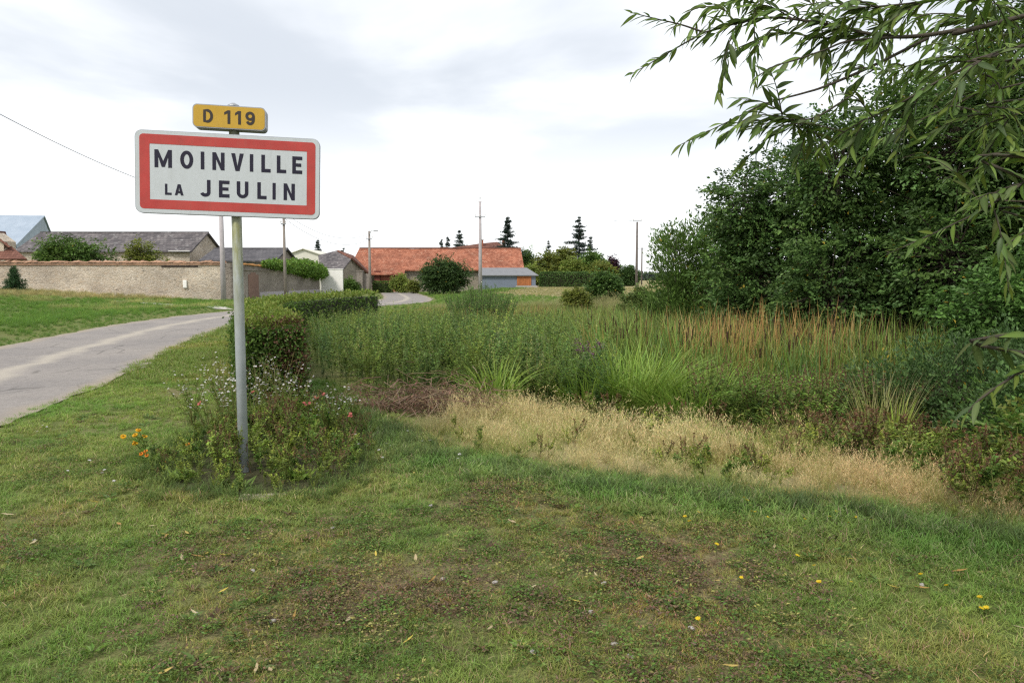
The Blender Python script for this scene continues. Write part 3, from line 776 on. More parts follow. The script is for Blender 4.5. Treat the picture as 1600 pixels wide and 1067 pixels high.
obj('brick_infill', box_me('brick_infill', LB(590.5, 0, bd0).x, LB(616, 0, bd0).x, -0.9, 0.28, -0.4, ezl - 0.2), M['brick'], bn)
obj('pier', box_me('pier', LB(617, 0, bd0).x, LB(622, 0, bd0).x, -1.0, 0.28, -0.4, ezl - 0.18), M['stone_barn'], bn)
# blue-grey shed in front
sdd = 95.0
sh = thing('metal_shed', 'low blue grey shed with sheet roof and rusty orange door', 'shed', P(790, 446, sdd))
S0 = sh.location.copy()
def LS(px, py, d): return P(px, py, d) - S0
x0, x1 = LS(749, 0, sdd).x, LS(838, 0, sdd).x
zt = LS(0, 430, sdd).z
obj('wall', box_me('wall', x0, x1, 0, 4.5, -1.2, zt), M['blue_wall'], sh)
xs_ = np.linspace(x0 - 0.25, x1 + 0.3, 40)
obj('roof', slab_me('roof', [(x0 - 0.25, -0.35, zt), (x1 + 0.35, -0.35, zt), (x1 - 1.0, 4.6, LS(0, 418.5, sdd + 4.6).z), (x0 - 0.3, 4.6, LS(0, 418.5, sdd + 4.6).z)], 0.1), M['grey_sheet'], sh)
dr = obj('door', box_me('door', LS(808, 0, sdd).x, LS(831, 0, sdd).x, -0.06, -0.003, -0.02, zt - 0.12), M['orange_door'], sh)
for k in range(7):
    xa = LS(808, 0, sdd).x; wdt = (LS(831, 0, sdd).x - xa) / 7
    obj('plank', box_me('plank', xa + k * wdt + 0.01, xa + (k + 1) * wdt - 0.01, -0.085, -0.062, 0.0, zt - 0.15), M['orange_door'], dr)
obj('sill', box_me('sill', LS(806, 0, sdd).x, x1 + 0.2, -0.5, -0.1, -0.9, -0.02), M['stone_pale'], sh)
# house behind the barn
hd = 135
hs = thing('brown_roofed_house', 'house with brown tiled hip roof and chimneys behind the orange barn', 'house', P(740, 438, hd))
H0 = hs.location.copy()
def LH(px, py, d): return P(px, py, d) - H0
e0, e1 = LH(688, 390, hd), LH(796, 390, hd); r0, r1 = LH(750, 380.5, hd + 4), LH(777, 378, hd + 4)
b0, b1 = e0 + Vector((0, 8, 0)), e1 + Vector((0, 8, 0))
obj('wall', box_me('wall', e0.x + 0.3, e1.x - 0.3, 0.3, 7.7, -0.5, e0.z), M['cream'], hs)
obj('roof', poly_me('roof', [e0, e1, b1, b0, r0, r1], [(0, 1, 5, 4), (1, 2, 5), (2, 3, 4, 5), (3, 0, 4), (0, 3, 2, 1)]), M['brown_tile'], hs)
for px, py, w in ((754, 375.5, 2.2), (787, 376, 5)):
    t_ = LH(px, py, hd + 2.0); hw = w * hd / FPX / 2
    ch = obj('chimney', box_me('chimney', t_.x - hw, t_.x + hw, t_.y - 0.35, t_.y + 0.35, e0.z + 0.15, t_.z), M['brick'], hs)
    obj('chimney_cap', box_me('chimney_cap', t_.x - hw - 0.06, t_.x + hw + 0.06, t_.y - 0.41, t_.y + 0.41, t_.z + 0.002, t_.z + 0.1), M['stone_grey'], ch)

def gabled(name, label, px0, px1, y_ridge, y_eave, y_wall, d, depth, m_roof, m_wall, lean0=0.0, lean1=0.0, end_wall=None, gable_over=0.25):
    """farm building, ridge across the view; lean = how far the ridge ends stop short of the eave ends (px)"""
    o = thing(name, label, 'farm building', (X(px0, d), d, 0)); q0 = o.location.copy()
    f = lambda px, py, dd: P(px, py, dd) - q0
    ze, zr = f(0, y_eave, d).z, f(0, y_ridge, d + depth / 2).z
    xa, xb = f(px0, 0, d).x, f(px1, 0, d).x
    zb_ = f(0, y_wall, d).z - 1.5
    obj('wall', box_me('wall', xa + gable_over, xb - gable_over, 0.3, depth - 0.3, zb_, ze + 0.1), m_wall, o)
    for x_ in (xa + gable_over, xb - gable_over - 0.3):
        obj('gable', poly_me('gable', [Vector((x_, 0.3, ze + 0.101)), Vector((x_, depth - 0.3, ze + 0.101)), Vector((x_, depth / 2, zr - 0.2)), Vector((x_ + 0.3, 0.3, ze + 0.101)), Vector((x_ + 0.3, depth - 0.3, ze + 0.101)), Vector((x_ + 0.3, depth / 2, zr - 0.2))],
            [(0, 1, 2), (3, 5, 4), (0, 3, 4, 1), (1, 4, 5, 2), (2, 5, 3, 0)]), end_wall or m_wall, o)
    wavy_roof('roof', xa, xb, 0.0, ze, depth / 2, zr, m_roof, o, 24, 5, 0.04, 0.14)
    wavy_roof('roof', xa, xb, depth, ze, depth / 2 + 0.02, zr, m_roof, o, 24, 5, 0.04, 0.14)
    obj('ridge_cap', box_me('ridge_cap', xa, xb, depth / 2 - 0.12, depth / 2 + 0.14, zr - 0.04, zr + 0.06, 0.02), m_roof, o)
    return o, q0, f
gb, q0, f = gabled('slate_barn', 'long barn with mottled old slate roof behind the stone wall', 0, 285, 363, 392.5, 405, 74, 9, M['slate'], M['stone'])
obj('gutter', box_me('gutter', f(250, 0, 74).x, f(284, 0, 74).x, -0.14, -0.02, f(0, 392.2, 74).z - 0.06, f(0, 392.2, 74).z + 0.04), M['porcelain'], gb)
gabled('low_slate_building', 'low building with plain dark slate roof behind the corner of the walls', 297, 421, 388, 407, 412, 72, 8, M['slate_dark'], M['stone_grey'])
# sheet metal hall: ridge across, gable towards the lane
md = 96.0
mh = thing('metal_hall', 'large farm hall with pale blue sheet metal roof', 'farm building', (X(-140, md), md, 0)); q0 = mh.location.copy()
f = lambda px, py, dd: P(px, py, dd) - q0
ea, eb, ra, rb = f(-140, 384, md), f(26, 382, md), f(-140, 335, md + 8), f(70, 337, md + 8)
bk = f(90, 364, md + 17)
wavy_n = obj('roof', slab_me('roof', [ea, eb, rb, ra], 0.15), M['sheet'], mh)
obj('roof', slab_me('roof', [ra + Vector((0, .02, 0)), rb + Vector((0, .02, 0)), Vector((bk.x, bk.y, eb.z)), Vector((ea.x, bk.y, eb.z))], 0.15), M['sheet'], mh)
obj('gable', poly_me('gable', [eb + Vector((-.2, .1, -.2)), rb + Vector((-.2, 0, -.2)), Vector((bk.x - .2, bk.y, eb.z - .2)), Vector((bk.x - .2, bk.y, -0.5)), Vector((eb.x - .2, eb.y + .1, -0.5))], [(0, 1, 2, 3, 4)]), M['sheet'], mh)
obj('wall', box_me('wall', ea.x, eb.x - 0.21, ea.y + 0.12, ea.y + 0.3, -0.5, eb.z - 0.22), M['blue_wall'], mh)
# brown roofed cottage at the edge
cd = 66.0
ct = thing('brown_roofed_cottage', 'cottage with brown tile roof and pale rendered gable behind the stone wall', 'house', (X(-60, cd), cd, 0)); q0 = ct.location.copy()
f = lambda px, py, dd: P(px, py, dd) - q0
pk, le, re_ = f(-14, 362, cd), f(-70, 404, cd), f(27, 404, cd)
obj('wall', poly_me('wall', [Vector((le.x, 0, -0.5)), Vector((f(6, 0, cd).x, 0, -0.5)), f(6, 404, cd), f(6, 377, cd), pk, le] + [Vector((p.x, 1.6, p.z)) for p in (Vector((le.x, 0, -0.5)), Vector((f(6, 0, cd).x, 0, -0.5)), f(6, 404, cd), f(6, 377, cd), pk, le)],
    [(0, 1, 2, 3, 4, 5), (11, 10, 9, 8, 7, 6), (1, 7, 8, 2), (2, 8, 9, 3), (0, 5, 11, 6), (4, 3, 9, 10), (5, 4, 10, 11)]), M['stone'], ct)
obj('roof', slab_me('roof', [pk + Vector((0, -0.3, 0.12)), f(16, 385, cd - .3), f(16, 385, cd + 1.9), pk + Vector((0, 1.9, 0.12))], 0.16), M['brown_tile'], ct)
obj('lean_to_roof', slab_me('lean_to_roof', [f(0, 384.5, cd + 1), f(17, 384, cd + 1), f(42, 404.5, cd - 1.5), f(-4, 404.5, cd - 1.5)], 0.12), M['brown_tile'], ct)
obj('lean_to_wall', box_me('lean_to_wall', f(7, 0, cd).x, f(38, 0, cd - 1).x, -1.1, 0.6, -0.5, f(0, 404.8, cd - 1).z), M['stone'], ct)
# cream hangar far off
hd2 = 112
hg = thing('cream_hangar', 'low cream farm hangar beyond the lane wall', 'farm building', (X(440, hd2), hd2, 0)); q0 = hg.location.copy()
f = lambda px, py, dd: P(px, py, dd) - q0
pts = [f(438, 402, hd2), f(474, 389.5, hd2), f(506, 400, hd2)]
obj('wall', poly_me('wall', [Vector((pts[0].x, 0, -.5)), Vector((pts[2].x, 0, -.5)), pts[2], pts[1], pts[0]] + [Vector((p.x, 10, p.z)) for p in (Vector((pts[0].x, 0, -.5)), Vector((pts[2].x, 0, -.5)), pts[2], pts[1], pts[0])], [(0, 1, 2, 3, 4), (9, 8, 7, 6, 5), (1, 6, 7, 2), (0, 4, 9, 5)]), M['cream'], hg)
for a, b in ((pts[0], pts[1]), (pts[1], pts[2])):
    obj('roof', slab_me('roof', [a + Vector((0, -.3, .12)), b + Vector((0, -.3, .12)), b + Vector((0, 10.3, .12)), a + Vector((0, 10.3, .12))], 0.1), M['cream'], hg)

# ------------------------------------------------------------------ poles and wires
def utility_pole(label, px, ytop, d, r0, r1, m, arms=(), ybase=None, bracket=None):
    x = X(px, d); zb = gz(x, d); h = Z(ytop, d) - zb
    o = thing('utility_pole', label, 'utility pole', (x, d, zb), 0, 'poles of the overhead line')
    V, F = tubes([[(0, 0, -0.6), (0, 0, h / 2), (0, 0, h)]], [[r0, (r0 + r1) / 2, r1]], 12)
    obj('pole', mesh_np('pole', V, F, smooth=True), m, o)
    for ya, half, n in arms:
        z = Z(ya, d) - zb
        if half <= 0: continue
        am = obj('crossarm', box_me('crossarm', -half, half, -r1 - 0.08, -r1 - 0.005, z - 0.05, z + 0.03), M['steel'], o)
        for xi in np.linspace(-half * 0.92, half * 0.92, n):
            V, F = tubes([[(xi, -r1 - 0.04, z + 0.032), (xi, -r1 - 0.04, z + 0.09), (xi, -r1 - 0.04, z + 0.12), (xi, -r1 - 0.04, z + 0.24)]], [[0.02, 0.02, 0.06, 0.045]], 8)
            obj('insulator', mesh_np('insulator', V, F), M['porcelain'], am)
    return o, Vector((x, d, zb + h))
up = {}
_, up['a'] = utility_pole('stout concrete utility pole at the corner of the long stone wall', 348.5, 316, 54.3, 0.19, 0.14, M['concrete_pole'], [(325, 0.45, 2)])
_, up['a2'] = utility_pole('pale concrete utility pole standing close to the lane wall corner', 374.5, 322, 55.0, 0.12, 0.10, M['concrete_pole'], [(330, 0.3, 2)])
_, up['b'] = utility_pole('slim timber utility pole standing in front of the lane wall', 445.5, 330, 60.0, 0.13, 0.09, M['wood_pole'], [(350, 0.2, 2)])
ob3, up['c'] = utility_pole('timber utility pole with lamp bracket beside the stone outbuilding', 578, 361, 82.0, 0.17, 0.11, M['wood_pole'], [(373, 0.35, 2)])
V, F = tubes([[(0, -0.1, up['c'].z - 0.45), (0.25, -0.15, up['c'].z + 0.0), (0.55, -0.2, up['c'].z + 0.05)]], [[0.03, 0.03, 0.025]], 6)
obj('lamp_arm', mesh_np('lamp_arm', V - np.array([0, 0, ob3.location.z]), F), M['steel'], ob3)
obj('lamp_head', box_me('lamp_head', 0.5, 0.95, -0.3, -0.1, up['c'].z - ob3.location.z - 0.03, up['c'].z - ob3.location.z + 0.08, 0.02), M['steel'], ob3)
ob4, up['d'] = utility_pole('tall concrete utility pole with crossarm in front of the orange barn', 750.5, 315, 80.0, 0.21, 0.12, M['concrete_pole'], [(339, 0.55, 3)])
for dx, dz in ((-0.42, 0.30), (0.0, 0.45), (0.40, 0.36)):
    hz_ = up['d'].z - ob4.location.z
    V, F = tubes([[(dx * 0.2, 0, hz_ - 0.1), (dx, 0, hz_ + dz - 0.2), (dx, 0, hz_ + dz - 0.12), (dx, 0, hz_ + dz)]], [[0.022, 0.02, 0.07, 0.05]], 8)
    obj('insulator', mesh_np('insulator', V, F), M['porcelain'], ob4)
_, up['e'] = utility_pole('dark utility pole standing alone by the open horizon', 994.5, 347, 92.0, 0.17, 0.11, M['dark_pole'], [(345.5, 0.5, 2)])
_, up['f'] = utility_pole('slimmer far utility pole standing beyond the dark one', 1002.5, 387, 150.0, 0.15, 0.12, M['dark_pole'], [(388.5, 0.9, 3)])
def wire(label, a, b, sag, r=0.012, n=28):
    a, b = Vector(a), Vector(b)
    pts = [a.lerp(b, t) - Vector((0, 0, sag * 4 * t * (1 - t))) for t in np.linspace(0, 1, n)]
    V, F = tubes([[tuple(p) for p in pts]], [[r, r]], 5)
    return tag(obj('overhead_wire', mesh_np('overhead_wire', V, F), M['wire']), label, 'wire', 'overhead wires')
wire('overhead wire sagging down past the town sign to the corner pole', P(-330, -12, 25), up['a'] - Vector((0, 0, 0.15)), 0.95, 0.016)
wire('thin wire between the corner pole and the slim timber pole', up['a'] - Vector((0, 0, 0.5)), up['b'], 0.5)
wire('thin wire from the slim timber pole to the pole with the lamp', up['b'] - Vector((0, 0, 0.1)), up['c'] - Vector((0, 0, 0.3)), 1.1, 0.014)
wire('thin lower wire from the slim timber pole to the pole with the lamp', up['b'] - Vector((0, 0, 0.5)), up['c'] - Vector((0, 0, 0.9)), 1.2, 0.014)
wire('short wire leaving the dark pole by the open horizon', up['e'] + Vector((-0.4, 0, 0.2)), up['e'] + Vector((-3.0, -1.5, 0.05)), 0.12, 0.018)

# ------------------------------------------------------------------ woody plants
def jitcol(c, n, amt=0.25, hue=0.12):
    c = np.array(c, float)
    k = 1 + rng.uniform(-amt, amt, (n, 1))
    return np.clip(c * k * (1 + rng.uniform(-hue, hue, (n, 3))), 0.002, 1)
def unit(n):
    v = rng.normal(size=(n, 3)); return nrm(v)
def make_tree(name, label, cat, base, lumps, leaf_n, leaf_l, leaf_w, cols, group=None, trunk_r=0.12, spray=28, flat=0.55, droop=0.25, shell=0.55, spread=0.45, stems=1, upright=0.0, mat_=None, limbs=None):
    """Trunk, limbs and a crown of leaf sprays that fill the given lumps (x, y, z, rx, ry, rz) relative to the base."""
    bx, by = base; bz = gz(bx, by)
    o = thing(name, label, cat, (bx, by, bz), 0, group)
    lumps = np.array(lumps, float)
    vol = lumps[:, 3] * lumps[:, 4] * lumps[:, 5]; vol = vol ** 0.8
    ns = max(6, int(leaf_n / spray))
    which = rng.choice(len(lumps), ns, p=vol / vol.sum())
    u = unit(ns); r = rng.uniform(shell, 1.0, ns) ** 0.6
    r *= 0.82 + 0.36 * rng.random(ns)
    shoot = rng.random(ns) < 0.09; r = np.where(shoot, r * rng.uniform(1.1, 1.38, ns), r)
    lc, lr = lumps[which, :3], lumps[which, 3:]
    tip = lc + u * lr * r[:, None]
    tip[:, 2] = np.maximum(tip[:, 2], 0.05 + 0.15 * rng.random(ns))
    # wood: trunk(s) to the lump centres, then a twig to a third of the sprays
    paths, radii = [], []
    top = lumps[np.argmax(lumps[:, 2] + lumps[:, 5])]
    for s in range(stems):
        off = np.array([rng.uniform(-.25, .25), rng.uniform(-.25, .25), 0]) * (stems > 1)
        a = off + np.array([0, 0, -0.2]); e = top[:3] + np.array([rng.uniform(-.3, .3), rng.uniform(-.3, .3), top[5] * 0.45])
        m_ = a * 0.5 + e * 0.5 + np.array([rng.uniform(-.15, .15), rng.uniform(-.15, .15), 0])
        t = np.linspace(0, 1, 7)[:, None]
        paths.append((1 - t) ** 2 * a + 2 * t * (1 - t) * m_ + t ** 2 * e); radii.append([trunk_r, trunk_r * 0.7, trunk_r * 0.15])
    tr = paths[0]
    for lm in lumps:
        st = tr[min(int(np.clip(lm[2] / max(e[2], 0.1) * 4, 1, 5)), 5)]
        t = np.linspace(0, 1, 5)[:, None]; e2 = lm[:3]
        mid_ = (st + e2) / 2 + np.array([0, 0, -0.1 * np.linalg.norm(e2 - st)])
        paths.append((1 - t) ** 2 * st + 2 * t * (1 - t) * mid_ + t ** 2 * e2); radii.append([trunk_r * 0.5, trunk_r * 0.2])
    V, F = tubes(paths, radii, 7)
    obj('trunk', mesh_np('trunk', V, F, smooth=True), M['bark'], o)
    tw = rng.choice(ns, ns // 3, replace=False)
    tp = [np.stack([lc[k] + (tip[k] - lc[k]) * 0.15, (lc[k] + tip[k]) / 2 + np.array([0, 0, 0.06]), tip[k]]) for k in tw]
    V, F = tubes(tp, [[trunk_r * 0.13, trunk_r * 0.05]] * len(tp), 3)
    tag(obj('twigs', mesh_np('twigs', V, F), M['bark'], o), kind='stuff')
    # sprays
    out = nrm(u * np.array([1, 1, flat]) + np.array([0, 0, -droop + upright]) + rng.normal(size=(ns, 3)) * 0.25)
    upv = nrm(np.array([0, 0, 1.0]) + rng.normal(size=(ns, 3)) * 0.35)
    sd_ = nrm(np.cross(out, upv))
    idx = np.repeat(np.arange(ns), spray); n = len(idx)
    a_ = rng.uniform(-0.7, 0.6, n) * spread; b_ = rng.normal(size=n) * 0.36 * spread * (1.05 - 0.7 * (a_ / spread + 0.7) / 1.3)
    pos = tip[idx] + out[idx] * a_[:, None] + sd_[idx] * b_[:, None] + rng.normal(size=(n, 3)) * 0.05 * spread
    pos[:, 2] -= 0.25 * (a_ / spread) ** 2 * spread * droop * 2
    D = nrm(out[idx] * 0.8 + sd_[idx] * np.sign(b_)[:, None] * 0.75 + rng.normal(size=(n, 3)) * 0.3)
    D[:, 2] += upright * 0.8 - droop * 0.5
    N = nrm(upv[idx] + rng.normal(size=(n, 3)) * 0.4)
    cc = np.array(cols, float)[rng.integers(0, len(cols), ns)] * rng.uniform(0.65, 1.45, (ns, 1))
    col = cc[idx] * (1 + rng.uniform(-0.2, 0.2, (n, 1)))
    yl = rng.random(n) < 0.006; col[yl] = (0.33, 0.25, 0.03)
    sz = rng.uniform(0.7, 1.25, n)
    V, F, K = leaves(pos, D, N, leaf_l * sz, leaf_w * sz, col)
    obj('crown', mesh_np('crown', V, F, K), M['leaf'], o)
    return o
DK = [(0.042, 0.07, 0.027), (0.06, 0.098, 0.036), (0.052, 0.092, 0.038), (0.085, 0.13, 0.05), (0.065, 0.11, 0.045)]
MID = [(0.055, 0.095, 0.028), (0.07, 0.115, 0.035), (0.085, 0.125, 0.04)]
OLV = [(0.115, 0.12, 0.036), (0.14, 0.145, 0.044), (0.095, 0.115, 0.034)]
YGR = [(0.14, 0.165, 0.05), (0.11, 0.145, 0.04), (0.16, 0.17, 0.06)]
BLU = [(0.05, 0.085, 0.036), (0.06, 0.095, 0.042), (0.042, 0.072, 0.034)]

# dense trees on the far bank of the pond hollow
make_tree('willow_shrub', 'light green feathery shrub at the edge of the dark trees by the reeds', 'shrub', (5.35, 21.5),
    [(0, 0, 1.5, 1.0, 1.0, 1.2), (-0.75, 0, 2.9, 0.6, 0.6, 1.0), (0.5, 0, 3.0, 0.8, 0.7, 1.2), (-0.9, 0.2, 1.1, 0.8, 0.8, 1.0), (0.9, -0.3, 1.3, 0.9, 0.9, 1.2), (1.1, 0, 2.3, 0.7, 0.7, 1.0)], 46000, 0.115, 0.04, [(0.075, 0.12, 0.036), (0.09, 0.135, 0.05), (0.06, 0.095, 0.03)], trunk_r=0.07, stems=4, upright=0.7, droop=0, spread=0.55)
make_tree('hornbeam_tree', 'dark bushy tree beside the light feathery shrub', 'tree', (6.2, 18.5),
    [(0, 0, 2.3, 1.4, 1.3, 1.8), (-0.7, 0, 3.9, 0.8, 0.8, 1.2), (0.5, 0.3, 4.4, 1.0, 0.9, 1.2), (-0.9, -0.4, 1.3, 0.8, 0.8, 0.9), (0.6, -0.6, 1.1, 1.0, 0.9, 1.0)], 52000, 0.095, 0.06, DK, trunk_r=0.11, spray=34)
make_tree('hornbeam_tree', 'broad dark tree in the middle of the dense row behind the cattails', 'tree', (8.0, 17.0),
    [(0, 0, 2.6, 1.8, 1.6, 1.9), (-1.0, -0.3, 4.7, 1.0, 1.0, 1.3), (0.6, 0, 5.3, 1.2, 1.1, 1.3), (-1.3, -0.8, 2.0, 1.1, 1.0, 1.3), (0.3, -1.3, 1.3, 1.3, 0.9, 1.1), (1.3, -0.8, 3.1, 1.2, 1.0, 1.3)], 82000, 0.095, 0.062, DK, trunk_r=0.15, spray=34)
make_tree('hornbeam_tree', 'tallest dark tree behind the hanging willow twigs', 'tree', (10.0, 15.6),
    [(0, 0, 3.0, 2.0, 1.8, 2.2), (-1.1, -0.4, 5.0, 1.2, 1.1, 1.4), (0.4, 0, 6.3, 1.5, 1.3, 1.6), (-1.6, -0.9, 2.7, 1.1, 1.0, 1.4), (-0.4, -1.4, 1.5, 1.5, 1.0, 1.2), (1.2, -1.0, 3.4, 1.4, 1.2, 1.6), (1.2, -1.5, 1.4, 1.4, 1.0, 1.2)], 95000, 0.095, 0.062, DK + [MID[0]], trunk_r=0.18, spray=34)
make_tree('hornbeam_tree', 'dark tree at the outer end of the dense row', 'tree', (11.0, 12.6),
    [(0, 0, 3.2, 2.0, 1.7, 2.5), (-1.3, -0.3, 4.8, 1.3, 1.1, 1.6), (-1.4, -0.5, 1.8, 1.1, 1.0, 1.4), (-0.6, 0, 6.2, 1.5, 1.3, 1.4)], 62000, 0.1, 0.062, DK, trunk_r=0.16, spray=34)
make_tree('elm_shrub', 'brighter green leafy shrub in front of the tall dark trees', 'shrub', (7.35, 11.4),
    [(0, 0, 1.9, 0.9, 0.8, 0.6), (0.7, 0, 2.2, 0.9, 0.8, 0.7), (-0.35, -0.2, 1.4, 0.5, 0.6, 0.4), (1.2, 0, 1.3, 0.8, 0.7, 0.7)], 20000, 0.08, 0.055, [(0.055, 0.10, 0.034), (0.07, 0.125, 0.04), (0.045, 0.085, 0.03)], trunk_r=0.06, spray=26, stems=2)
make_tree('dogwood_shrub', 'dark blue green shrub rising behind the dry grass near the willow', 'shrub', (5.7, 9.7),
    [(0, 0, 0.8, 0.9, 0.8, 0.7), (-0.7, 0.2, 0.6, 0.7, 0.7, 0.6), (0.8, -0.2, 0.9, 0.8, 0.7, 0.8)], 24000, 0.06, 0.028, BLU, trunk_r=0.035, spray=26, stems=4, upright=0.4, droop=0.05, spread=0.35)
make_tree('dogwood_shrub', 'leafy shrub with pale flower tufts at the foot of the dark trees', 'shrub', (6.0, 7.9),
    [(0, 0, 0.75, 0.8, 0.7, 0.65), (-0.7, 0.1, 0.5, 0.6, 0.6, 0.5), (0.6, 0, 0.9, 0.7, 0.6, 0.7)], 20000, 0.06, 0.034, BLU + [MID[0]], trunk_r=0.035, spray=26, stems=4, upright=0.3, droop=0.05, spread=0.35)
make_tree('bramble_bush', 'green bramble bush beside the pale lawn edge under the willow', 'shrub', (5.15, 6.6),
    [(0, 0, 0.5, 0.7, 0.6, 0.5), (-0.5, 0.3, 0.35, 0.5, 0.5, 0.35), (0.4, -0.5, 0.5, 0.6, 0.5, 0.5)], 7000, 0.06, 0.04, [(0.06, 0.105, 0.03), (0.09, 0.13, 0.035), (0.12, 0.13, 0.04)], trunk_r=0.02, spray=22, stems=5, upright=0.2, spread=0.3)
# feathery willow bush standing in the cattails
def osier():
    bx, by = -1.15, 27.5
    o = thing('osier_bush', 'feathery light green bush rising from the pond weeds in front of the concrete pole', 'shrub', (bx, by, gz(bx, by)))
    n = 260
    a = rng.uniform(0, 2 * np.pi, n); r = np.sqrt(rng.random(n)) * 0.9
    b = np.stack([r * np.cos(a), r * np.sin(a) * 0.8, 0 * a], 1)
    h = rng.uniform(1.35, 2.0, n) * (1.05 - 0.25 * r)
    paths, LB_, LD, = [], [], []
    for k in range(n):
        e = b[k] + np.array([math.cos(a[k]) * r[k] * 0.55 + rng.normal() * .08, math.sin(a[k]) * r[k] * .5 + rng.normal() * .08, h[k]])
        m_ = (b[k] + e) / 2; m_[2] += 0.1
        paths.append(np.stack([b[k], m_, e]))
        t = rng.uniform(0.25, 1, 34)[:, None]
        LB_.append((1 - t) ** 2 * b[k] + 2 * t * (1 - t) * m_ + t ** 2 * e); LD.append(nrm(rng.normal(size=(34, 3)) * 0.5 + np.array([0, 0, 0.9])))
    V, F = tubes(paths, [[0.008, 0.003]] * n, 3)
    tag(obj('stems', mesh_np('stems', V, F), M['bark'], o), kind='stuff')
    B = np.concatenate(LB_); D = np.concatenate(LD)
    V, F, K = leaves(B, D, unit(len(B)), rng.uniform(.08, .14, len(B)), 0.02, jitcol((0.085, 0.14, 0.048), len(B)))
    obj('crown', mesh_np('crown', V, F, K), M['leaf'], o)
osier()

# bushes and trees round the village
def far_bush(label, px0, px1, ytop, d, cols, n=3500, name='bush', lumps=6, leaf=0.16, group=None, zb=None, tall=1.0):
    x0, x1 = X(px0, d), X(px1, d); cx, w = (x0 + x1) / 2, (x1 - x0) / 2
    b = gz(cx, d); h = Z(ytop, d) - b
    lp = [(0, 0, h * 0.52, w * 0.72, w * 0.7, h * 0.42)]
    for k in range(lumps):
        fx = -0.75 + 1.5 * k / max(lumps - 1, 1) + rng.uniform(-.08, .08)
        lp.append((fx * w * 0.8, rng.uniform(-.4, .3) * w, h * (0.5 - 0.12 * abs(fx) + rng.uniform(-.12, .16)), w * 0.36, w * 0.36, h * rng.uniform(0.27, 0.38)))
    return make_tree(name, label, 'tree' if 'tree' in name else 'bush', (cx, d), lp, int(n * 2.6), leaf * 1.15, leaf * 0.75, cols, group, trunk_r=0.05 * h ** 0.8, spray=20, spread=leaf * 4.2, shell=0.5)
far_bush('big round dark green bush in front of the orange barn', 653, 733, 402, 82, [(0.035, 0.06, 0.026), (0.047, 0.075, 0.032)], 9000, lumps=8, leaf=0.17)
far_bush('bright green bush at the barn wall beside the round dark bush', 611, 640, 427, 92, YGR, 2500, leaf=0.15)
far_bush('small olive bush close to the round dark bush', 636, 656, 436, 88, OLV, 1500, leaf=0.13)
far_bush('broad green bush behind the long stone wall', 47, 172, 366, 60, MID, 7000, lumps=8, leaf=0.17)
far_bush('smaller olive tree behind the long stone wall', 195, 256, 372, 60, OLV, 3500, leaf=0.15)
far_bush('leafy bush between the white wall and the gate pier', 533, 562, 434, 83.5, MID, 2500, leaf=0.13)
far_bush('dark round elder bush beyond the pond reeds', 918, 972, 424, 46, DK + [MID[0]], 7000, leaf=0.12)
far_bush('pale green thicket beyond the pond reeds', 968, 1035, 447, 34, [(0.09, 0.12, 0.05), (0.11, 0.135, 0.06)], 6000, leaf=0.09, lumps=8)
far_bush('low olive thicket next to the dark elder bush', 880, 925, 446, 40, OLV, 4000, leaf=0.09)
far_bush('shaded thicket under the feathery shrub', 1010, 1090, 452, 24, BLU, 8000, leaf=0.08, lumps=8)
for lb, a, b, y, d, c, nm in (
    ('yellowish broad tree at the edge of the orchard behind the shed', 806, 850, 415, 118, YGR, 'fruit_tree'),
    ('dark pointed tree beside the barn gable', 811, 834, 388, 128, DK, 'fruit_tree'),
    ('olive orchard tree behind the shed', 832, 880, 388, 125, OLV, 'fruit_tree'),
    ('rounded olive orchard tree below the big spruce', 862, 902, 383, 122, OLV, 'fruit_tree'),
    ('yellow green orchard tree in the front of the group', 876, 920, 402, 112, YGR, 'fruit_tree'),
    ('dense round green tree beside the copper tree', 905, 944, 389, 116, MID, 'fruit_tree'),
    ('low olive orchard tree at the end of the group', 920, 962, 408, 112, OLV, 'fruit_tree'),
    ('dark copper leaved tree at the end of the orchard', 944, 968, 402, 122, [(0.05, 0.022, 0.035), (0.07, 0.03, 0.045)], 'copper_tree'),
    ('small lone tree near the dark utility pole', 968, 994, 418, 112, BLU, 'fruit_tree')):
    far_bush(lb, a, b, y, d, c, 3400, nm, 7, 0.27)
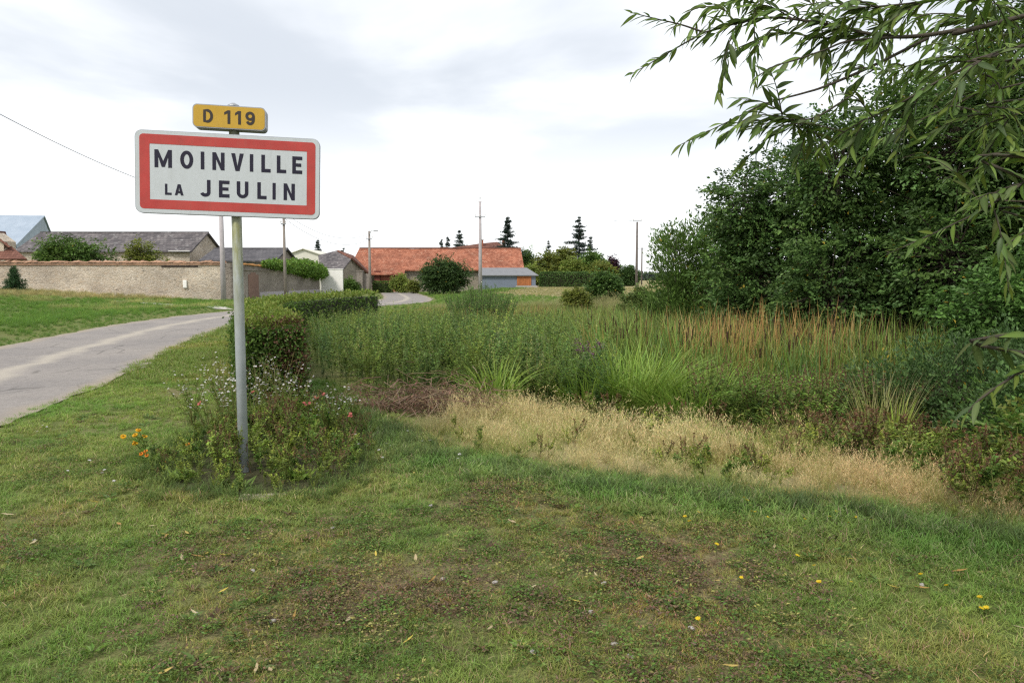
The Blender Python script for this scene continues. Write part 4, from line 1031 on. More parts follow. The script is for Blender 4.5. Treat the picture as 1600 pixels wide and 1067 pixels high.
def hedge_box(name, label, path, width, height, n_leaf, leaf, col_side, col_top, brown=None, jit=0.05):
    """clipped hedge along a path: dark twiggy core and a shell of leaves"""
    p = np.asarray(path, float); seg = np.linalg.norm(np.diff(p, axis=0), axis=1); s = np.concatenate([[0], np.cumsum(seg)]); Lh = s[-1]
    t = nrm(np.gradient(p, axis=0)); nn = np.stack([t[:, 1], -t[:, 0]], 1)
    o = thing(name, label, 'hedge', (p[0, 0], p[0, 1], gz(*p[0])))
    z0 = o.location.z
    at_ = lambda q: (np.stack([np.interp(q, s, p[:, 0]), np.interp(q, s, p[:, 1])], 1), nrm(np.stack([np.interp(q, s, nn[:, 0]), np.interp(q, s, nn[:, 1])], 1)))
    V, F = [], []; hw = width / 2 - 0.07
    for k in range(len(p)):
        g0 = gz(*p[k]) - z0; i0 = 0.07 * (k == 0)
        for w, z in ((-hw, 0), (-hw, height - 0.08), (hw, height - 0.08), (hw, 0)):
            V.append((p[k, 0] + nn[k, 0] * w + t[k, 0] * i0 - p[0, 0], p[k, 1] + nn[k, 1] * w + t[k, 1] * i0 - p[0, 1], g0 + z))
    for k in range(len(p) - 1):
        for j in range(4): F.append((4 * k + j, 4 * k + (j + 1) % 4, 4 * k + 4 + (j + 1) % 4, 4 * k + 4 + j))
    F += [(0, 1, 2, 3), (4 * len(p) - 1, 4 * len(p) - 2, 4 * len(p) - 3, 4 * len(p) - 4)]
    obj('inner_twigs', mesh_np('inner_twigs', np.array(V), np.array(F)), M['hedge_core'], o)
    w8 = np.exp(-np.linspace(0, 1, 400) * Lh / 7) + 0.05; cdf = np.cumsum(w8) / w8.sum()
    parts = []
    def shell(nl, where):
        q = np.interp(rng.random(nl), cdf, np.linspace(0, Lh, 400)) if where != 'end' else np.zeros(nl)
        c, nv_ = at_(q); g0 = ground(c[:, 0], c[:, 1]) - z0
        if where == 'top':
            wv = rng.uniform(-1, 1, nl) * width / 2; z = height + np.abs(rng.normal(size=nl)) * jit * 1.2 + (fbm(q * 2.0, wv * 3, 3) - 0.5) * 0.2; N = np.tile([0, 0, 1.0], (nl, 1)); cb = np.array(col_top)
            xy = c + nv_ * wv[:, None]
        elif where == 'end':
            wv = rng.uniform(-1, 1, nl) * width / 2; z = rng.random(nl) * height; tt = np.tile(t[0], (nl, 1)); N = np.concatenate([-tt, np.zeros((nl, 1))], 1); cb = np.array(col_side)
            xy = c + nv_ * wv[:, None] - tt * np.abs(rng.normal(size=nl) * jit)[:, None]
        else:
            sg = 1 if where == 'r' else -1
            z = rng.random(nl) * height; wv = sg * (width / 2 + rng.normal(size=nl) * jit); N = np.concatenate([nv_ * sg, np.zeros((nl, 1))], 1); cb = np.array(col_side); xy = c + nv_ * wv[:, None]
        B = np.stack([xy[:, 0] - p[0, 0], xy[:, 1] - p[0, 1], z + g0], 1)
        D = nrm(N * 0.5 + rng.normal(size=(nl, 3)) * 0.8 + np.array([0, 0, 0.25 if where == 'top' else -0.1]))
        col = cb[rng.integers(0, len(cb), nl)] * rng.uniform(0.7, 1.3, (nl, 1))
        if brown is not None and where in ('end', 'r', 'top'):
            f_ = brown(B[:, 0], B[:, 1], B[:, 2])
            m_ = rng.random(nl) < f_
            col[m_] = np.array([(0.11, 0.055, 0.032), (0.12, 0.08, 0.04), (0.16, 0.085, 0.05)])[rng.integers(0, 3, m_.sum())]
        sz = leaf * rng.uniform(0.65, 1.3, nl) * (1 + q / 16)
        parts.append(leaves(B, D, nrm(N + rng.normal(size=(nl, 3)) * 0.6), sz, sz * 0.58, col))
    shell(int(n_leaf * 0.33), 'top'); shell(int(n_leaf * 0.25), 'r'); shell(int(n_leaf * 0.18), 'l'); shell(int(n_leaf * 0.24), 'end')
    V, F, K = join(*parts)
    obj('foliage', mesh_np('foliage', V, F, K), M['leaf'], o)
    return o
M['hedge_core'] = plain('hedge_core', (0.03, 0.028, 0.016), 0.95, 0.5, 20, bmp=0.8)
hb = lambda x, y, z: np.clip(0.05 + 0.6 * np.exp(-(((x - 0.25) / 0.25) ** 2 + ((z - 0.62) / 0.32) ** 2)) + 0.5 * np.exp(-(((x - 0.2) / 0.3) ** 2 + ((z - 1.08) / 0.06) ** 2)), 0, 0.9) * (y < 1.0)
hedge_box('clipped_hedge', 'long clipped hedge curving along the lane behind the sign, browned at its end', hedge_c, 0.70, 1.03, 46000, 0.042,
          [(0.055, 0.095, 0.024), (0.075, 0.115, 0.03), (0.05, 0.08, 0.022)], [(0.12, 0.15, 0.035), (0.10, 0.14, 0.032), (0.15, 0.16, 0.05)], hb)
hedge_box('garden_hedge', 'small clipped green hedge in front of the barn brickwork', [(X(584, 93), 93), (X(599, 93.3), 93.3), (X(613, 93.6), 93.6)], 1.0, 1.25, 2600, 0.12, MID, MID)
hedge_box('field_hedge', 'long dark hedge edging the field between shed and orchard', [(X(845, 101), 101), (X(880, 101), 101), (X(925, 101), 101)], 1.2, 1.75, 6000, 0.16, DK, [(0.06, 0.10, 0.04)])

def conifer(label, px, ytop, ybot, halfpx, d, col, kind='spruce', n=30):
    x = X(px, d); b = gz(x, d); h = Z(ytop, d) - b; w = 1.6 * halfpx * d / FPX; z0 = max(0.3, Z(ybot, d) - b - 1.5)
    o = thing(kind + '_tree', label, 'tree', (x, d, b))
    V, F = tubes([[(0, 0, -0.3), (0.05, 0, h / 2), (0, 0, h * 0.985)]], [[0.02 * h, 0.012 * h, 0.02]], 7)
    obj('trunk', mesh_np('trunk', V, F, smooth=True), M['bark'], o)
    Bs, Ds, Cs = [], [], []
    lay = int(n)
    for k in range(lay):
        t = (k + rng.uniform(-.3, .3)) / lay; z = z0 + (h - z0) * t
        rad = w * (1 - np.clip(t, 0, 1)) ** 0.95 * (rng.uniform(0.75, 1.25) if (k % 2 or kind != 'spruce') else rng.uniform(0.35, 0.6)) + 0.05
        for a in rng.uniform(0, 2 * np.pi, 7):
            rr2 = rad * rng.uniform(0.65, 1.2); m = max(6, int(rr2 * 26 / (0.35 + 0.12 * rr2)))
            s = rng.uniform(0.1, 1, m)
            dv_ = np.array([math.cos(a), math.sin(a), 0])
            pos = dv_ * (s * rr2)[:, None] + np.array([0, 0, 1]) * (z - 0.32 * rr2 * s + 0.22 * rr2 * s ** 2.5)[:, None] + rng.normal(size=(m, 3)) * (0.05 + 0.03 * rr2 * (1 - s))[:, None]
            Bs.append(pos); Ds.append(nrm(dv_ * 0.6 + rng.normal(size=(m, 3)) * 0.5 + np.array([0, 0, -0.35]))); Cs.append(jitcol(col, m, 0.3))
    B = np.concatenate(Bs); D = np.concatenate(Ds)
    V, F, K = leaves(B, D, unit(len(B)), rng.uniform(0.2, 0.42, len(B)) * (0.4 + h / 24), rng.uniform(0.07, 0.12, len(B)) * (0.4 + h / 24), np.concatenate(Cs))
    obj('crown', mesh_np('crown', V, F, K), M['leaf'], o)
CF = (0.03, 0.05, 0.042)
conifer('tall dark spruce directly behind the barn roof end', 793, 337, 392, 19, 128, CF, n=26)
conifer('tall double topped spruce rising above the orchard', 904, 337, 405, 22, 130, CF, n=28)
conifer('shorter spruce touching the tall double topped spruce', 922, 368, 400, 10, 132, CF, n=16)
conifer('twin crowned spruce behind the house roof', 718, 358, 392, 11, 150, CF, n=18)
conifer('smaller spruce next to the twin crowned spruce', 700, 368, 392, 7, 152, CF, n=14)
conifer('smallest spruce of the three behind the barn ridge', 690, 372, 392, 5, 154, CF, n=12)
conifer('narrow dark conifer behind the cream hangar', 497.5, 373, 400, 7, 125, CF, 'cypress', 18)
conifer('little conifer tip behind the stone outbuilding', 537, 386, 402, 5, 130, CF, 'cypress', 10)
conifer('small pointed spruce above the olive orchard trees', 857, 374, 400, 6, 140, CF, n=12)
conifer('small conical thuja standing in front of the long stone wall', 22, 415, 452, 10, 53, (0.03, 0.062, 0.032), 'thuja', 22)
# vine spilling over the lane wall
def vine():
    a, b = Vector((*c1, 0)) + sw.location, Vector((*c2, 0)) + sw.location
    o = thing('climbing_vine', 'bright green vine spilling over the top of the lane wall', 'vine', (a.x, a.y, 0))
    n = 9000; f_ = rng.uniform(0.22, 1.03, n)
    f_ = np.where(rng.random(n) < 0.45, rng.uniform(0.6, 1.05, n), f_)
    th = np.interp(f_, [0.2, 0.4, 0.7, 0.9, 1.05], [0.3, 0.6, 0.9, 1.1, 0.5]) * (0.6 + 0.9 * fbm(f_ * 22, f_ * 0 + 3, 3))
    ang = rng.uniform(0, 2 * np.pi, n); r = np.sqrt(rng.random(n)) * th
    zt_ = np.interp(f_, [0, 1], [t1, t2]) + 0.15 - 0.25 * sstep(0.7, 1, f_)
    B = np.stack([(b.x - a.x) * f_ + np.cos(ang) * r * 0.8 + 0.2, (b.y - a.y) * f_ + rng.normal(size=n) * 0.2, zt_ + np.sin(ang) * r * 0.75], 1)
    V, F, K = leaves(B, nrm(rng.normal(size=(n, 3)) + np.array([0.3, -0.4, -0.2])), nrm(rng.normal(size=(n, 3)) * .6 + np.array([0.3, -0.5, 0.8])), 0.2, 0.15, jitcol((0.10, 0.16, 0.038), n, 0.4))
    obj('foliage', mesh_np('foliage', V, F, K), M['leaf'], o)
    fs = np.linspace(0.25, 1.0, 24)
    pts = [((b.x - a.x) * q + 0.15, (b.y - a.y) * q, float(np.interp(q, [0, 1], [t1, t2])) + 0.08 * math.sin(q * 40)) for q in fs]
    V, F = tubes([pts], [[0.05, 0.03]], 6)
    obj('stem', mesh_np('stem', V, F), M['bark'], o)
vine()
# distant wood along the horizon
def far_wood():
    n = 26000
    x = rng.uniform(60, 1500, n); y = 900 + rng.normal(size=n) * 25
    h = 4 + 7 * fbm(x * 0.02, x * 0 + 2, 4)
    B = np.stack([x, y, rng.random(n) * h], 1)
    V, F, K = leaves(B, unit(n), unit(n), 4.5, 3.5, jitcol((0.055, 0.075, 0.06), n))
    tag(obj('distant_wood', mesh_np('distant_wood', V, F, K), M['leaf']), 'far line of trees along the open horizon', kind='stuff')
far_wood()

# ------------------------------------------------------------------ scattered vegetation (masses nobody could count)
def proto_coll(name, meshes):
    c = bpy.data.collections.new(name)
    for k, me in enumerate(meshes):
        me.materials.clear(); me.materials.append(M['plant'])
        o = bpy.data.objects.new('%s_%02d' % (name, k), me); c.objects.link(o)
    return c
def scatter(name, label, pts, coll, tint, scl, tilt=0.12, idx=None):
    n = len(pts); k = len(coll.objects)
    me = bpy.data.meshes.new(name); me.vertices.add(n); me.vertices.foreach_set('co', np.asarray(pts, np.float32).ravel())
    def at(nm, ty, key, v): a = me.attributes.new(nm, ty, 'POINT'); a.data.foreach_set(key, np.ascontiguousarray(v).ravel())
    at('rot', 'FLOAT_VECTOR', 'vector', np.stack([rng.normal(size=n) * tilt, rng.normal(size=n) * tilt, rng.uniform(0, 2 * np.pi, n)], 1).astype(np.float32))
    scl = np.asarray(scl, np.float32); scl = np.repeat(scl[:, None], 3, 1) if scl.ndim == 1 else scl
    at('scl', 'FLOAT_VECTOR', 'vector', scl)
    at('idx', 'INT', 'value', (rng.integers(0, k, n) if idx is None else idx).astype(np.int32))
    tc_ = np.ones((n, 4), np.float32); tc_[:, :3] = tint
    at('tint', 'FLOAT_COLOR', 'color', tc_)
    o = obj(name, me); tag(o, label, kind='stuff')
    g = bpy.data.node_groups.new(name, 'GeometryNodeTree')
    g.interface.new_socket('Geometry', in_out='INPUT', socket_type='NodeSocketGeometry'); g.interface.new_socket('Geometry', in_out='OUTPUT', socket_type='NodeSocketGeometry')
    gi, go = g.nodes.new('NodeGroupInput'), g.nodes.new('NodeGroupOutput')
    ci = g.nodes.new('GeometryNodeCollectionInfo'); ci.inputs['Collection'].default_value = coll; ci.inputs['Separate Children'].default_value = True; ci.inputs['Reset Children'].default_value = True
    ip = g.nodes.new('GeometryNodeInstanceOnPoints'); ip.inputs['Pick Instance'].default_value = True
    def na(nm, ty):
        q = g.nodes.new('GeometryNodeInputNamedAttribute'); q.data_type = ty; q.inputs['Name'].default_value = nm; return q.outputs['Attribute']
    g.links.new(gi.outputs[0], ip.inputs['Points']); g.links.new(ci.outputs[0], ip.inputs['Instance'])
    g.links.new(na('idx', 'INT'), ip.inputs['Instance Index']); g.links.new(na('rot', 'FLOAT_VECTOR'), ip.inputs['Rotation']); g.links.new(na('scl', 'FLOAT_VECTOR'), ip.inputs['Scale'])
    g.links.new(ip.outputs[0], go.inputs[0])
    md_ = o.modifiers.new('scatter', 'NODES'); md_.node_group = g
    return o
def cloud(x0, x1, y0, y1, dens):
    """random points; dens(x, y) in plants per square metre"""
    mx = dens(np.array([0.0]), np.array([0.0]), True)
    n = int((x1 - x0) * (y1 - y0) * mx)
    x, y = rng.uniform(x0, x1, n), rng.uniform(y0, y1, n)
    k = rng.random(n) * mx < dens(x, y, False)
    return x[k], y[k]
def xyz(x, y, dz=0): return np.stack([x, y, ground(x, y) + dz], 1)
def disc(n, r):
    a = rng.uniform(0, 2 * np.pi, n); q = np.sqrt(rng.random(n)) * r
    return np.stack([q * np.cos(a), q * np.sin(a), 0 * a], 1)
# prototypes -------------------------------------------------
def turf(nb, r, h, w, lo, hi, straw=0.15):
    B = disc(nb, r); H = rng.uniform(0.45, 1.15, nb) * h
    ca, cb = jitcol(lo, nb, .3), jitcol(hi, nb, .3)
    m = rng.random(nb) < straw; cb[m] = jitcol((0.34, 0.27, 0.14), m.sum()); ca[m] = cb[m] * 0.7
    return mesh_np('turf', *blades(B, H, w, rng.uniform(0, .7, nb), rng.uniform(0.1, 1.1, nb), ca, cb, 3)[:2], col=None) if False else (lambda q: mesh_np('turf', q[0], q[1], q[2]))(blades(B, H, w, rng.uniform(0, .7, nb), rng.uniform(0.1, 1.1, nb), ca, cb, 3))
def clover(nl, r, col):
    B = disc(nl, r); B[:, 2] = rng.uniform(0.003, 0.03, nl)
    a = rng.uniform(0, 2 * np.pi, nl); D = np.stack([np.cos(a), np.sin(a), rng.uniform(-.1, .5, nl)], 1)
    N = nrm(np.tile([0, 0, 1.0], (nl, 1)) + rng.normal(size=(nl, 3)) * 0.35)
    q = leaves(B, D, N, rng.uniform(.008, .02, nl), rng.uniform(.005, .011, nl), jitcol(col, nl, .45)); return mesh_np('clover', *q)
turf_c = proto_coll('turf', [turf(34, 0.055, 0.05, 0.0042, (0.07, 0.09, 0.025), (0.14, 0.18, 0.055), s) for s in (0.04, 0.08, 0.1, 0.2, 0.06, 0.1)])
clover_c = proto_coll('clover', [clover(55, 0.075, c) for c in ((0.06, 0.09, 0.025), (0.145, 0.105, 0.055), (0.15, 0.095, 0.06), (0.15, 0.13, 0.06), (0.055, 0.085, 0.025))])
def rosette(nl, l, col):
    a = np.arange(nl) * 2.4 + rng.uniform(0, .4, nl); B = np.stack([np.cos(a) * .008, np.sin(a) * .008, np.full(nl, .004)], 1)
    D = np.stack([np.cos(a), np.sin(a), rng.uniform(.1, .6, nl)], 1)
    q = leaves(B, D, np.tile([0, 0, 1.0], (nl, 1)) + rng.normal(size=(nl, 3)) * .2, rng.uniform(.6, 1.1, nl) * l, rng.uniform(.28, .42, nl) * l, jitcol(col, nl, .25)); return mesh_np('rosette', *q)
rosette_c = proto_coll('rosette', [rosette(9, .06, (0.08, 0.12, 0.03)), rosette(11, .05, (0.10, 0.13, 0.04)), rosette(8, .075, (0.07, 0.105, 0.035)), rosette(9, .05, (0.14, 0.10, 0.05))])
def tall_grass(nb, r, h, lo, hi, heads=0.5, w=0.0035):
    B = disc(nb, r); H = rng.uniform(0.5, 1.1, nb) * h
    q = blades(B, H, w, rng.uniform(0, .35, nb), rng.uniform(0.05, .7, nb), jitcol(lo, nb), jitcol(hi, nb), 3)
    nh = int(nb * heads); k = rng.choice(nb, nh, replace=False)
    tips = q[0].reshape(nb, 7, 3)[k, 6]; par = []
    for rep in range(4):
        par.append(leaves(tips - np.array([0, 0, 0.022 * rep]) + rng.normal(size=(nh, 3)) * 0.004, nrm(rng.normal(size=(nh, 3)) * .35 + np.array([0, 0, 1])), unit(nh), 0.04, 0.007, jitcol(np.array(hi) * 1.15, nh)))
    return mesh_np('tall_grass', *join(q, *par))
dry_c = proto_coll('dry_grass', [tall_grass(60, 0.14, 0.52, (0.22, 0.20, 0.075), (0.50, 0.42, 0.20)), tall_grass(60, 0.15, 0.46, (0.26, 0.22, 0.085), (0.56, 0.47, 0.24), 0.6), tall_grass(50, 0.14, 0.40, (0.10, 0.13, 0.04), (0.24, 0.26, 0.10), 0.2)])
long_c = proto_coll('long_grass', [tall_grass(60, 0.12, 0.24, (0.05, 0.075, 0.022), (0.115, 0.17, 0.06), 0.05, 0.006), tall_grass(60, 0.12, 0.2, (0.05, 0.08, 0.025), (0.14, 0.18, 0.06), 0.1, 0.006)])
def weed(h, nl, ll, lw, col, stem=(0.09, 0.10, 0.04), top=None, branches=4, up_=0.5):
    """upright leafy stem with a few side shoots; top = colour of the flower/seed spike"""
    paths = [np.array([[0, 0, 0], [rng.normal() * .03, rng.normal() * .03, h * .5], [rng.normal() * .07, rng.normal() * .07, h]])]
    for k in range(branches):
        z = h * rng.uniform(0.25, 0.75); a = rng.uniform(0, 2 * np.pi); l = h * rng.uniform(0.2, 0.4)
        d = np.array([math.cos(a), math.sin(a), 0]); paths.append(np.array([[0, 0, z], d * l * .45 + [0, 0, z + l * .4], d * l * .6 + [0, 0, z + l]]))
    V, F = tubes(paths, [[0.006, 0.0025]] * len(paths), 3)
    pr = [(V, F, np.array(stem))]
    for k, p in enumerate(paths):
        n = nl if k == 0 else max(6, int(nl * 0.4)); t = rng.uniform(0.06 if k == 0 else 0.0, 1, n)[:, None]
        B = (1 - t) ** 2 * p[0] + 2 * t * (1 - t) * p[1] + t ** 2 * p[2]
        a = rng.uniform(0, 2 * np.pi, n); D = np.stack([np.cos(a), np.sin(a), rng.uniform(-.3, 1.0, n) * up_ + .1], 1)
        sz = (1.15 - 0.6 * t[:, 0]) * rng.uniform(.7, 1.2, n)
        pr.append(leaves(B, D, nrm(rng.normal(size=(n, 3)) * .4 + np.array([0, 0, 1])), ll * sz, lw * 1.12 * sz, jitcol(col, n, .3) * (0.8 + 0.5 * t)))
        if top is not None:
            m = 26 if k == 0 else 14; t = rng.uniform(0.72, 1.06, m)[:, None]
            B = p[1] + (p[2] - p[1]) * (t * 2 - 1)
            pr.append(leaves(B, unit(m) + np.array([0, 0, .6]), unit(m), 0.03, 0.014, jitcol(top, m, .35)))
    return mesh_np('weed', *join(*pr))
WG = (0.088, 0.13, 0.048)
weed_c = proto_coll('willowherb', [weed(1.45, 90, 0.085, 0.022, WG), weed(1.3, 90, 0.08, 0.02, (0.098, 0.14, 0.048)), weed(1.2, 80, 0.08, 0.026, (0.08, 0.12, 0.05)), weed(1.5, 95, 0.08, 0.024, (0.13, 0.165, 0.05)), weed(1.35, 80, 0.08, 0.022, (0.08, 0.12, 0.05), top=(0.20, 0.19, 0.12))])
rust_c = proto_coll('dock', [weed(1.15, 80, 0.08, 0.024, (0.085, 0.12, 0.036), (0.14, 0.07, 0.045), (0.17, 0.085, 0.06), 5), weed(1.05, 85, 0.08, 0.024, (0.10, 0.135, 0.038), (0.12, 0.07, 0.04), (0.14, 0.09, 0.06), 5), weed(1.0, 85, 0.085, 0.026, (0.085, 0.13, 0.04), branches=5), weed(0.95, 85, 0.085, 0.026, (0.11, 0.15, 0.045), branches=5)])
herb_c = proto_coll('herb', [weed(0.45, 34, 0.05, 0.024, (0.10, 0.125, 0.035), branches=5), weed(0.4, 30, 0.045, 0.022, (0.13, 0.145, 0.04), branches=5), weed(0.5, 30, 0.05, 0.02, (0.085, 0.11, 0.035), (0.13, 0.08, 0.05), (0.15, 0.09, 0.05), 5), weed(0.35, 34, 0.05, 0.026, (0.06, 0.10, 0.03), branches=6)])
def cattail(nb, h, lo, hi, spikes=1, r=0.12):
    B = disc(nb, r)
    q = blades(B, rng.uniform(.55, 1.08, nb) * h, 0.03, rng.uniform(0, .22, nb), np.where(rng.random(nb) < .25, rng.uniform(.5, 1.3, nb), rng.uniform(0.0, .45, nb)), jitcol(lo, nb), jitcol(hi, nb, .3), 5)
    pr = [q]
    for k in range(spikes):
        b = disc(1, r)[0]; z = h * rng.uniform(.78, .98); lx, ly = rng.normal(size=2) * .06
        V, F = tubes([[b, b + [lx * .5, ly * .5, z * .5], b + [lx, ly, z]]], [[.005, .004]], 4); pr.append((V, F, np.array((.12, .13, .05))))
        V, F = tubes([[b + [lx, ly, z - .19], b + [lx, ly, z - .18], b + [lx, ly, z - .03], b + [lx, ly, z - .02]]], [[.004, .0095, .0095, .004]], 6); pr.append((V, F, np.array((.075, .042, .024))))
        V, F = tubes([[b + [lx, ly, z - .02], b + [lx, ly, z + .1]]], [[.003, .002]], 3); pr.append((V, F, np.array((.2, .15, .08))))
    return mesh_np('cattail', *join(*pr))
cat_c = proto_coll('cattail', [cattail(11, 1.65, (0.07, 0.115, 0.04), (0.135, 0.185, 0.058), 1), cattail(12, 1.6, (0.065, 0.11, 0.045), (0.115, 0.175, 0.066), 0), cattail(11, 1.7, (0.08, 0.12, 0.036), (0.185, 0.195, 0.062), 0),
                               cattail(12, 1.6, (0.08, 0.115, 0.032), (0.50, 0.33, 0.12), 0), cattail(12, 1.7, (0.10, 0.12, 0.035), (0.54, 0.33, 0.13), 0), cattail(11, 1.55, (0.08, 0.12, 0.03), (0.29, 0.27, 0.09), 1)])
sedge_c = proto_coll('sedge', [cattail(26, 1.15, (0.065, 0.11, 0.028), (0.14, 0.20, 0.05), 0, 0.2), cattail(26, 1.05, (0.08, 0.12, 0.03), (0.17, 0.21, 0.06), 0, 0.2)])

# lawn --------------------------------------------------------
def in_view(x, y, m=1.5): return np.abs(x) < 0.685 * y + m
def road_clear(x, y, m=0.08):
    d, s = seg_dist(x, y, ROADP); e = HALF + (fbm(y * 1.1 + 40 * np.where(s > 0, -1, 1), x * 0 + 3, 2) - 0.5) * 0.3
    return d > e + m, s
def lawn_d(x, y, mx):
    if mx: return 430.0
    dens = np.where(y < 5, 430, np.where(y < 8, 310, 180))
    ok = in_view(x, y) & (pond_depth(x, y) < 0.25) & ~inside(x, y, BED) & road_clear(x, y, -0.12)[0]
    hd_, _ = seg_dist(x, y, HEDGEP)
    return dens * ok * (hd_ > 0.35) * (1 - 0.62 * dryness(x, y))
x, y = cloud(-9, 6, 2.0, 12, lawn_d)
n = len(x); dr_ = dryness(x, y)
patch = fbm(x * 1.6 + 31, y * 1.6 + 8, 3); pond_e = pond_depth(x, y)
tint = np.array([1.55, 1.40, 1.6]) * (0.78 + 0.5 * fbm(x * 5, y * 5, 2))[:, None]
straw_t = np.array([1.55, 1.0, 1.25]); lush = np.array([0.76, 0.95, 0.8])
k = (np.clip(dr_ * 1.1 + (patch - .56) * 1.6, 0, 1) * (1 - .6 * sstep(5.5, 10, y) * sstep(-1.3, -3.6, x)))[:, None]; tint = tint * (1 + (straw_t - 1) * k)
k = np.clip((0.47 - patch) * 5, 0, 1)[:, None]; tint = tint * (1 + (lush - 1) * k)
gv = (sstep(5.5, 10, y) * sstep(-1.3, -3.6, x))[:, None]; tint = tint * (1 + gv * (np.array([0.95, 1.12, 0.85]) - 1))
edge = np.clip(1 - np.abs(pond_e + 0.35) / 0.75, 0, 1)
tint = tint * (1 + (np.array([0.74, 0.88, 0.95]) - 1) * edge[:, None])
sc_ = (0.55 + 0.45 * rng.random(n)) * (1 + 0.9 * edge) * (1 + 0.03 * (y - 3)) * (1 - 0.35 * dr_)
scatter('lawn_grass', 'short mown lawn grass, green with straw coloured patches', xyz(x, y), turf_c, tint, sc_, 0.2)
def clov_d(x, y, mx):
    if mx: return 230.0
    n_ = fbm(x * 1.4 + 9, y * 1.4 + 2, 3)
    return 230 * in_view(x, y) * (pond_depth(x, y) < 0) * ~inside(x, y, BED) * np.clip(0.15 + 1.0 * dryness(x, y) + (n_ - 0.5) * 1.5, 0.03, 1) * (y < 7.5)
x, y = cloud(-6, 6, 2.0, 7.5, clov_d)
dr_ = dryness(x, y); idx = np.where(rng.random(len(x)) < 0.25 + 0.55 * dr_, rng.integers(1, 4, len(x)), rng.choice([0, 4], len(x)))
scatter('clover', 'low clover and creeping weeds mixed in the worn lawn', xyz(x, y, 0.004), clover_c, np.ones((len(x), 3)) * rng.uniform(.9, 1.6, (len(x), 1)), rng.uniform(.8, 1.5, len(x)), 0.1, idx)
def ros_d(x, y, mx):
    if mx: return 14.0
    return 14.0 * in_view(x, y) * (pond_depth(x, y) < -.2) * ~inside(x, y, BED) * road_clear(x, y, .1)[0] * (fbm(x * .9 + 50, y * .9, 3) > .45)
x, y = cloud(-7, 5, 2.6, 10, ros_d)
scatter('plantain_weeds', 'flat plantain rosettes growing in the lawn', xyz(x, y, .006), rosette_c, np.ones((len(x), 3)) * rng.uniform(.8, 1.2, (len(x), 1)), rng.uniform(.6, 1.2, len(x)), 0.1)
# verge further off and grass bank beyond the lane
def verge_d(x, y, mx):
    if mx: return 60.0
    ok, s = road_clear(x, y, -0.1); hd_, hs_ = seg_dist(x, y, HEDGEP)
    right = (s < 0) & (x < -1) & (pond_depth(x, y) < 0) & (hd_ > 0.4) & (x < np.interp(y, [9, 12.6, 18, 23, 30], [-2.8, -4.1, -5.7, -6, -5.5]))
    return 60 * in_view(x, y) * ok * right * np.where(y < 20, 1, 0.5)
x, y = cloud(-14, -1, 11.5, 40, verge_d)
pt = fbm(x * 0.8, y * 0.8, 3)
tint = np.array([1.2, 1.22, 1.1]) * (0.8 + 0.5 * pt)[:, None] * (1 + np.clip((pt - .52) * 4, 0, 1)[:, None] * (np.array([1.3, 1.0, 1.1]) - 1))
scatter('verge_grass', 'mown verge grass between lane and hedge', xyz(x, y), turf_c, tint, rng.uniform(1.4, 2.1, len(x)), 0.2)
def bank_d(x, y, mx):
    if mx: return 16.0
    ok, s = road_clear(x, y, 0.0)
    return 16 * in_view(x, y, 2) * ok * (s > 0) * np.where(y < 30, 1, 0.6) * (x > -44)
x, y = cloud(-40, -8, 14, 54.5, bank_d)
rd_, _ = seg_dist(x, y, ROADP); pt = fbm(x * 0.35, y * 0.35, 3)
strw = np.clip(inside(x, y, BANK_DRY) * 0.9 + np.clip((pt - .58) * 5, 0, .6), 0, 1)[:, None]
near = np.clip(1 - (rd_ - 2) / 2.5, 0, 1)
tint = np.array([0.9, 1.12, 0.72]) * (0.8 + 0.5 * pt)[:, None]; tint = tint * (1 + strw * (np.array([2.8, 1.3, 3.8]) - 1))
scatter('bank_grass', 'rough grass on the bank between lane and long stone wall', xyz(x, y), long_c, tint, rng.uniform(.7, 1.3, len(x)) * (1 - 0.65 * near) * (0.8 + 0.5 * strw[:, 0]), 0.2)
# far common
def common_d(x, y, mx):
    if mx: return 5.0
    ok, s = road_clear(x, y, 0.3)
    return 5.0 * in_view(x, y, 2) * ok * (s < 0) * (pond_depth(x, y) < 0.5) * (y > 36)
x, y = cloud(-12, 22, 36, 94, common_d)
sf = np.clip(inside(x, y, FIELD_DRY) * 1.0 + np.clip((fbm(x * .3, y * .3) - .6) * 3, 0, .5), 0, 1)[:, None]
scatter('common_grass', 'grass of the common and dry field beyond the pond', xyz(x, y), long_c, np.array([1.0, 1.2, 0.75]) * (1 + sf * (np.array([2.4, 1.25, 3.8]) - 1)) * rng.uniform(.8, 1.2, (len(x), 1)), rng.uniform(.5, .9, len(x)), 0.2)

# pond hollow -------------------------------------------------
def fringe_d(x, y, mx):
    if mx: return 90.0
    pd_ = pond_depth(x, y)
    return 90 * in_view(x, y) * np.exp(-((pd_ + 0.22) / 0.25) ** 2) * (y < 11) * ~inside(x, y, BED) * (x > -1.9)
x, y = cloud(-3, 6, 3.6, 11, fringe_d)
scatter('fringe_grass', 'longer dark green grass along the lawn edge above the pond', xyz(x, y), long_c, np.array([0.86, 0.80, 1.15]) * rng.uniform(.75, 1.2, (len(x), 1)), rng.uniform(.3, .75, len(x)), 0.25)
def dryg_d(x, y, mx):
    if mx: return 85.0
    pd_ = pond_depth(x, y)
    back = np.interp(x, [-1, 0, 2, 3, 4.2, 6], [10.6, 10.4, 9.4, 9.0, 8.4, 7.0])
    k = (pd_ > -0.05) & (y < back) & (x > -0.95 + 0.25 * np.sin(y * 3)) & in_view(x, y)
    fade = 1 - 0.85 * sstep(3.2, 4.6, x)
    return 85 * k * fade * (0.4 + 0.6 * sstep(0.36, 0.5, fbm(x * 0.9 + 2, y * 0.9, 3)))
x, y = cloud(-2, 6.5, 4.5, 11, dryg_d)
